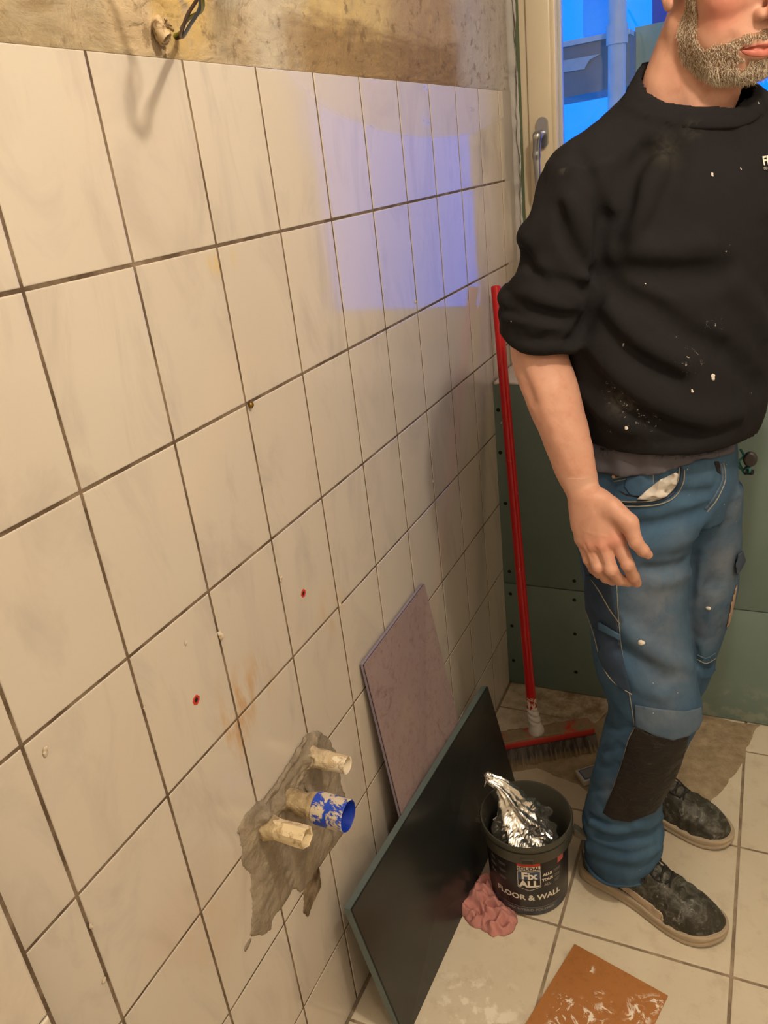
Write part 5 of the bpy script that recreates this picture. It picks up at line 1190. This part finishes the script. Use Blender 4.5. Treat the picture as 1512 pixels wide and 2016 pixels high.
jn.d-=(.0026*fbm(P,14,3,91)+.0008*fbm(P,60,2,15)+.0016*np.exp(-((z-.15)/.10)**2)*np.sin(z*150+3*fbm(P,7,2,2))).astype(np.float32)
hemc=.072-.30*0; jn.d=np.maximum(jn.d,np.where(P[...,1]<.86,.066+.06*(P[...,1]-.70)*0+.02*(P[...,0]-.42)-P[...,2],.070-P[...,2])).astype(np.float32)
# open trouser cuffs
cuff=np.minimum(rl+.010,ll+.010); jn.d=np.maximum(jn.d,np.where(P[...,2]<.085,-cuff,-1)).astype(np.float32)
jd=jn.copy()
Vg,Q=jn.mesh()
def mat_denim(name,a,b,worn,fade=.6):
    t=Nt(name,.88,.2); f=t.noise(9,5,.65,t.co((1,1,.6)),.6); c=t.mix(t.ramp(f,.3,.72),a,b)
    at=lambda x,y: tuple(jd.hit(x,y)-np.array(PB))
    nz=t.ramp(t.noise(15,5,.65,None,.4),.25,.62)
    for x,y,r,sc_,w in ((1300,1190,.11,(1,1,.75),.85),(1320,1330,.09,(1,1,1),.7),(1350,1060,.05,(1,1,1.2),.35),(1425,1130,.09,(1,1,.6),1.0),(1400,1230,.08,(1,1,.8),.9),(1450,990,.06,(1,1,.8),.6),(1240,1560,.02,(1,1,.6),.0),(1205,1560,.035,(1,1,.6),.55),(1310,1400,.06,(1,1,1.5),.6)):
        if w: c=t.mix(t.math('MULTIPLY',t.math('MULTIPLY',t.blob(at(x,y),r,.9,sc_),nz),w*fade),c,worn)
    c=t.mix(t.math('MULTIPLY',t.ramp(t.noise(130,2,.5),.77,.78),.7),c,lin(206,204,196))
    c=t.mix(t.math('MULTIPLY',t.ramp(t.noise(55,5,.75),.52,.8),.35),c,lin(40,56,76))
    t.col(c); q=t.bump(t.noise(26,4,.6),.3,.003); w=t.n.new('ShaderNodeTexWave'); w.inputs['Scale'].default_value=420; w.inputs['Distortion'].default_value=1.5; t.l.new(t.tc.outputs['Object'],w.inputs[0]); t.bump(w.outputs['Fac'],.12,.0004,q); return t.m
M_den=mat_denim('blue_denim',lin(48,74,102),lin(72,100,126),lin(124,126,132)); M_dend=mat_denim('dark_denim',lin(38,50,70),lin(58,72,92),lin(100,104,112),.3); M_stitch=plain('pale_stitching',lin(140,134,120),.85,nz=.15,ns=160); M_denl=mat_denim('pale_denim',lin(70,88,108),lin(94,108,124),lin(128,132,138))
jo=npobj('jeans',Vg,Q,[M_den],man)
def fine(px_poly,off,name,mat,par,near=.86,h=.0024,pad=.03,extra=None,ynear=None):
    hits=[jd.hit(*q) for q in px_poly]; lo=np.min(hits,0)-pad; hi=np.max(hits,0)+pad; lo=np.maximum(lo,jd.lo+.001); hi=np.minimum(hi,jd.lo+(jd.n-1)*jd.h-.007)
    g=Grid(lo,hi,h); s=jd.sample(g.P.astype(np.float64)); rg_=poly2(proj(g.P),px_poly)/1200.
    if near is not None: rg_=np.maximum(rg_,g.P[...,1]-near)
    off_=off if not callable(off) else off(g.P)
    g.add(np.maximum(np.maximum(s-off_,-(s+.003)),rg_))
    if extra: extra(g)
    Vg,Q=g.mesh()
    return npobj(name,Vg,Q,[mat],par) if len(Vg) else None
def seam(pts,name,r=.0009,mat=None,par=None,lift=.0012,near=None,n=8):
    q=catmull([np.array(p,float) for p in pts],n); h=[jd.hit(*p) for p in q]; bm=bmesh.new()
    v=(CAM-np.array(h[0])); v/=np.linalg.norm(v); tube(bm,[p+v*lift for p in h],r,6); return obj(name,bm,[mat or M_stitch],par or jo,smooth=True)
# knee yoke, black knee pad pocket, cargo pockets, front pocket
seamx=[(1205,1000),(1208,1100),(1214,1180),(1221,1270),(1240,1372),(1249,1428),(1236,1455),(1222,1500),(1205,1550),(1186,1602)]
KP=[(1250,1432),(1258,1436),(1290,1448),(1330,1456),(1358,1448),(1350,1478),(1340,1510),(1325,1545),(1305,1580),(1290,1600),(1240,1619),(1206,1614),(1186,1600),(1207,1552),(1224,1502),(1238,1455)]
def pad_mat():
    t=Nt('worn_black_canvas',.62,.35); c=t.mix(t.noise(12,4),lin(20,16,15),lin(31,26,24)); c=t.mix(t.math('MULTIPLY',t.ramp(t.noise(40,5,.75,t.co((1,1,2)),.8),.66,.72),.5),c,lin(150,136,120)); c=t.mix(t.math('MULTIPLY',t.ramp(t.noise(9,4,.6),.5,.7),.4),c,lin(40,32,28))
    t.col(c); q=t.bump(t.noise(14,4,.6,t.co((1,1,1.6)),.8),.9,.012); t.bump(t.noise(60,3),.4,.002,q); return t.m
pad=fine(KP,.0040,'knee_pad_pocket',pad_mat(),jo)
yk=fine([(1250,1388),(1300,1396),(1350,1400),(1381,1392),(1384,1416),(1376,1436),(1355,1450),(1325,1458),(1290,1449),(1262,1436),(1250,1430)],.0050,'knee_yoke',M_denl,jo)
seam([(1252,1390),(1300,1399),(1345,1402),(1380,1393)],'yoke_stitching',.0010); seam([(1252,1396),(1300,1406),(1345,1409),(1380,1400)],'yoke_stitching',.0009)
seam([(1251,1432),(1290,1450),(1325,1459),(1355,1451)],'yoke_stitching',.0010)
seam([(1250,1432),(1238,1455),(1224,1502),(1207,1552),(1188,1600)],'pad_stitching',.0010)
seam([(1214,1150),(1217,1210),(1224,1280),(1240,1372),(1249,1428)],'side_seam',.0010,par=jo)
def bulge(g): g.d-=0
cg=fine([(1152,1128),(1205,1140),(1212,1200),(1220,1260),(1232,1320),(1243,1366),(1222,1356),(1205,1340),(1188,1318),(1176,1290),(1180,1272),(1168,1240),(1152,1200),(1150,1160)],lambda Q_:.009+.004*np.clip(fbm(Q_,16,2,5),-1,1),'cargo_pocket',M_dend,jo,pad=.045)
fine([(1176,1224),(1182,1226),(1222,1250),(1221,1262),(1190,1246),(1178,1240)],.0145,'tool_pocket_hem',M_den,cg,h=.002)
seam([(1160,1135),(1180,1165),(1200,1200),(1220,1228)],'pocket_stitching',.0010,par=cg,lift=.0125); seam([(1152,1200),(1166,1240),(1178,1285),(1190,1318),(1208,1342),(1243,1366)],'pocket_stitching',.0010,par=cg,lift=.012)
fl_=fine([(1146,1108),(1166,1114),(1170,1128),(1152,1134)],.016,'pocket_flap',M_dend,cg,h=.002)
# front pocket: arc edge with turned-out white lining and coin pocket
seam([(1108,960),(1125,975),(1160,984),(1200,988),(1240,991),(1290,988),(1320,975),(1338,950),(1342,925),(1338,912)],'pocket_edge',.0026,par=jo,mat=M_dend,lift=.001); seam([(1112,966),(1128,981),(1160,990),(1200,994),(1240,997),(1292,994),(1326,980),(1344,952),(1347,925)],'pocket_edge',.0011,par=jo,lift=.003)
seam([(1112,958),(1128,973),(1160,981),(1200,985),(1240,988),(1288,985),(1316,972),(1333,948),(1337,920)],'pocket_edge',.0011,par=jo,lift=.004)
fine([(1232,940),(1285,930),(1286,955),(1262,978),(1240,975),(1228,958)],.0018,'coin_pocket',M_den,jo,h=.002); seam([(1206,942),(1240,936),(1284,931)],'coin_stitching',.0011); seam([(1208,948),(1240,942),(1285,937)],'coin_stitching',.0009); seam([(1286,932),(1286,955)],'coin_stitching',.0009,n=3)
p=jd.hit(1208,938); bm=bmesh.new(); v=(CAM-p)/np.linalg.norm(CAM-p); tube(bm,[p,p+v*.0025],.0028,14); obj('rivet',bm,[plain('copper_rivet',lin(150,120,90),.4,metal=1.)],jo,auto=True)
dk=fine([(1208,960),(1230,975),(1262,982),(1300,984),(1325,970),(1333,940),(1310,940),(1285,960),(1262,978),(1235,972)],.0008,'pocket_shadow_gap',plain('pocket_shade',lin(36,32,34),.95),jo,h=.002)  # dark layer stands for the shade inside the pocket mouth
ln=fine([(1254,983),(1272,966),(1300,944),(1330,930),(1336,934),(1330,958),(1312,978),(1285,985)],lambda Q_:.004+.006*(1-2*np.abs(vnoise(Q_,55,6)))+.003*vnoise(Q_,120,7),'pocket_lining',plain('dirty_white_lining',lin(196,188,180),.9,nz=.12,ns=40,bs=.3),jo,h=.0018)
# fly
seam([(1418,912),(1422,930),(1420,950),(1405,980),(1388,1002)],'fly_seam',.0022,mat=M_denl); seam([(1424,912),(1428,932),(1426,952),(1411,984),(1392,1008)],'fly_seam',.0012)
fine([(1405,908),(1416,908),(1420,935),(1412,930)],.0015,'fly_gap',M_dark,jo,h=.002)
# far leg: cargo flap, torn edge, yoke
far=fine([(1452,1092),(1463,1084),(1469,1104),(1460,1122),(1451,1134),(1448,1115)],.009,'pocket_flap',M_dend,jo,near=None,pad=.04)
fine([(1432,1225),(1441,1180),(1450,1150),(1452,1152),(1447,1185),(1438,1226),(1430,1238)],.002,'torn_pocket_edge',plain('frayed_edge',lin(158,132,112),.9,nz=.2,ns=70),jo,near=None,pad=.04)
seam([(1370,1288),(1390,1296),(1408,1286)],'yoke_stitching',.0014,mat=M_denl); seam([(1372,1298),(1390,1306),(1408,1297)],'yoke_stitching',.0010)
for x,y,r in ((1263,1265,.0055),(1395,1197,.004),(1170,1218,.003),(1222,1312,.003)):
    p=jd.hit(x,y); g=Grid(p-.014,p+.014,.0009); g.add(ell(g.P,p,(r,.0035,r*.75))+.0012*fbm(g.P,240,2,int(x))); Vg,Q=g.mesh()
    if len(Vg): npobj('paint_splash',Vg,Q,[M_white],jo)
# hem roll
for cx,cy,zz,rx,ry in ((.425,.742,.072,.073,.077),(.435,.978,.075,.065,.069)):
    bm=bmesh.new(); tube(bm,[(cx+rx*math.cos(a)*(1+.03*math.sin(5*a)),cy+ry*math.sin(a),zz+.003*math.sin(4*a)+.0005+.02*(rx*math.cos(a))) for a in np.linspace(0,2*math.pi,49)],.0042,8,caps=False); obj('hem',bm,[M_den],jo,smooth=True)
# ---------------- shoes
def mat_shoe():
    t=Nt('scuffed_dark_leather',.55,.4); a=t.ramp(t.noise(26,6,.7,None,1.2),.48,.66); c=t.mix(t.noise(12,4),lin(44,42,36),lin(60,56,46)); c=t.mix(t.math('MULTIPLY',a,.75),c,lin(112,112,106)); c=t.mix(t.math('MULTIPLY',t.ramp(t.noise(70,5,.75,None,1.0),.58,.66),.7),c,lin(150,148,138)); t.col(c); q=t.bump(t.noise(22,5,.65),.5,.004); t.bump(t.noise(120,3),.3,.001,q); return t.m
M_shoe=mat_shoe(); M_sole=plain('dirty_cream_rubber',lin(172,155,132),.7,nz=.14,ns=26,bs=.3); M_lace=plain('dark_lace',lin(34,32,30),.85); M_strip=plain('cream_side_stripe',lin(182,162,140),.7,nz=.12,ns=30); M_tread=plain('grimy_outsole',lin(110,96,80),.85,nz=.2,ns=30)
def shoe(name,heel,toe,side,label=None):
    heel=np.array([heel[0],heel[1],0.]); toe=np.array([toe[0],toe[1],0.]); d=toe-heel; L=np.linalg.norm(d); fx=d/L; fy=np.array([-fx[1],fx[0],0.])*side   # fy points to the little-toe side
    t=obj('tmp',bmesh.new(),[],None); bpy.data.objects.remove(t)
    lo=np.minimum(heel,toe)-.075; hi=np.maximum(heel,toe)+.075; lo[2]=-.002; hi[2]=.15
    k=L/.31
    def loc(P): 
        w=P-heel.astype(np.float32); return np.stack([w@fx.astype(np.float32)/k,w@fy.astype(np.float32)/k,P[...,2]/k],-1)
    ol=[(0,.004),(.006,.026),(.03,.038),(.09,.037),(.14,.040),(.19,.050),(.235,.055),(.275,.046),(.300,.024),(.310,.0),(.304,-.024),(.285,-.040),(.245,-.049),(.19,-.044),(.14,-.034),(.09,-.033),(.03,-.034),(.006,-.024)]
    ol=[tuple(p[:2]) for p in catmull([(a,b,0) for a,b in ol]+[(0,.004,0)],3)][:-1]
    def zb(x): return .012*np.clip((x-.25)/.06,0,1)**2
    g=Grid(lo,hi,.0024); Q_=loc(g.P); D2=poly2(Q_[...,:2],ol); z_=Q_[...,2]; x_=Q_[...,0]; y_=Q_[...,1]
    ztop=.030-.004*np.clip(x_/.2,0,1)+.006*np.clip((x_-.24)/.07,0,1)
    rnd=lambda a,b,r: np.hypot(np.maximum(a+r,0),np.maximum(b+r,0))-r+np.minimum(np.maximum(a,b)+r,0)
    sole=g.copy(); sole.d=rnd(D2-.003+.0*z_,np.maximum(z_-ztop,zb(x_)+.0015-z_),.003).astype(np.float32)
    sole.d+=(.0018*np.exp(-((z_-.012-zb(x_))/.0022)**2)).astype(np.float32)
    Vg,Fq=sole.mesh(); so=npobj('sole',Vg,Fq,[M_sole],None) 
    tr=g.copy(); tr.d=rnd(D2-.0005,np.maximum(z_-.008-zb(x_),zb(x_)-z_),.001).astype(np.float32)
    # upper: height profile along the foot
    xs=[0,.02,.06,.10,.13,.16,.20,.24,.28,.305,.32]; hs=[.092,.102,.098,.102,.108,.102,.090,.076,.064,.052,.04]
    H=np.interp(x_,xs,hs); wk=np.clip((z_-.02)/np.maximum(H-.02,.01),0,1.3)
    shrink=.003+.022*wk**2.4*np.interp(x_,[0,.08,.2,.3],[.35,.55,.9,1.1])
    up_=rnd(D2+shrink,z_-H,.018); 
    up_=np.maximum(up_,.02-z_)
    u_=g.copy(); u_.d=up_.astype(np.float32)
    foot=np.hypot((x_-.06)/1.25,y_*1.15)-.036; u_.d=np.maximum(u_.d,-np.maximum(foot,.070-z_)).astype(np.float32)     # ankle opening
    u_.d-=(.0034*fbm(g.P,26,3,int(heel[1]*100))+.0018*np.sin(x_*260+y_*60)*np.exp(-((x_-.215)/.03)**2)).astype(np.float32)
    # toe cap seam, eyestay ridge, tongue
    g3=u_.d; 
    for s in (-1,1):
        ey=np.abs(y_-s*(.020-.04*(x_-.12)))-.0035; u_.d-=(.0022*np.exp(-(np.maximum(ey,0)/.004)**2)*((x_>.10)&(x_<.205)&(z_>.05))).astype(np.float32)
    u_.d+=(.0020*np.exp(-((x_-.212-.8*np.abs(y_))/.0025)**2)*(z_>.035)).astype(np.float32)
    up=u_; Vg,Fq=up.mesh(); uo=npobj('upper',Vg,Fq,[M_shoe],None)
    # side stripe sweeping from the heel top to the sole at the ball
    st=g.copy(); cur=catmull([(.012,.078,0),(.035,.062,0),(.07,.048,0),(.11,.041,0),(.155,.037,0),(.195,.033,0)],5); XZ=np.stack([x_,z_],-1)
    dd=None
    for i,(a,b) in enumerate(zip(cur,cur[1:])):
        dx,h=segd(np.concatenate([XZ,XZ[...,:1]*0],-1),(a[0],a[1],0),(b[0],b[1],0)); q=dx-(.0045+.0095*(i/len(cur))**1.2); dd=q if dd is None else np.minimum(dd,q)
    st.d=np.maximum(np.maximum(u_.d-.0016,-(u_.d+.002)),np.maximum(dd,-y_)).astype(np.float32); Vg,Fq=st.mesh(); sto=npobj('side_stripe',Vg,Fq,[M_strip],None) if len(Vg) else None
    Vg,Fq=tr.mesh(); tro=npobj('outsole',Vg,Fq,[M_tread],None)
    root=thing(name,'x','shoe',tuple(heel)); del root['label']; del root['category']
    # laces
    def top(x,y):
        z=np.arange(.14,.02,-.0008)*k; p=heel+fx*x*k+fy*y*k; q=np.stack([np.full_like(z,p[0]),np.full_like(z,p[1]),z],-1); v=u_.sample(q); j=np.where(v<0)[0]; return q[j[0]] if len(j) else np.array([p[0],p[1],.06])
    bm=bmesh.new()
    for i in range(5):
        x=.118+.019*i
        for s in (1,-1):
            pts=[top(x+.009*(q/6)*1.0,s*(-.019+.038*q/6))+np.array([0,0,.0022]) for q in range(7)]; tube(bm,pts,.0021,8)
    c=top(.128,.0)+np.array([0,0,.004])
    for s in (1,-1):
        pts=[c,c+fy*s*.016+fx*.006+[0,0,.007],c+fy*s*.034+fx*.016+[0,0,-.006],c+fy*s*.036+fx*.032+[0,0,-.022],c+fy*s*.022+fx*.022+[0,0,-.010],c]; tube(bm,catmull(pts,6),.0022,8)
        pts=[c,c+fy*s*.012+fx*.02+[0,0,.004],c+fy*s*.022+fx*.045+[0,0,-.013],c+fy*s*.016+fx*.066+[0,0,-.022]]; tube(bm,catmull(pts,6),.0019,8)
    lao=obj('laces',bm,[M_lace],None,smooth=True)
    g=Grid(c-.05,c+.05,.0026); Q2=loc(g.P); g.add(ell(Q2,(.118,0,.098),(.020,.020,.012))); g.d=np.maximum(g.d,0*g.d-1)
    Vg,Fq=g.mesh(); ton=npobj('tongue',Vg,Fq,[M_shoe],None)
    for o in (so,uo,sto,tro,lao,ton):
        if o is None: continue
        o.parent=root; o.location=-Vector(tuple(heel))
    return root
for nm,h_e,t_o,s in (('shoe',(.343,.760),(.638,.664),-1),('shoe',(.345,1.003),(.640,.918),1)):
    r=shoe(nm,h_e,t_o,s); r.parent=man; r.location=Vector(r.location)-Vector(PB)
# ---------------- teal cord with black toggle hanging at the waist
t=thing('cord_toggle','teal cord with round black toggle hanging from the waistband at the right','cord',tuple(pxy(1470,910,.90)))
q=[(1458,885),(1464,898),(1452,912),(1462,925),(1472,918),(1476,928),(1466,932),(1452,905)]
bm=bmesh.new(); tube(bm,catmull([pxy(x,y,.905-.012*(i%3)) for i,(x,y) in enumerate(q)],6),.0022,8); obj('cord',bm,[plain('teal_cord',lin(30,96,86),.8,nz=.3,ns=200)],t,smooth=True)
c=pxy(1477,904,.885); g=Grid(c-.022,c+.022,.0012); g.add(ell(g.P,c,(.0115,.008,.0145))); g.d=np.maximum(g.d,(c[1]-.0055)-g.P[...,1]).astype(np.float32); Vg,Q=g.mesh(); npobj('toggle',Vg,Q,[plain('black_toggle',lin(40,34,32),.5)],t)
bm=bmesh.new(); tube(bm,[pxy(1470,928,.89),pxy(1482,930,.885)],.0052,14); obj('cord_end',bm,[plain('cord_end_black',lin(30,28,28),.5)],t,auto=True)
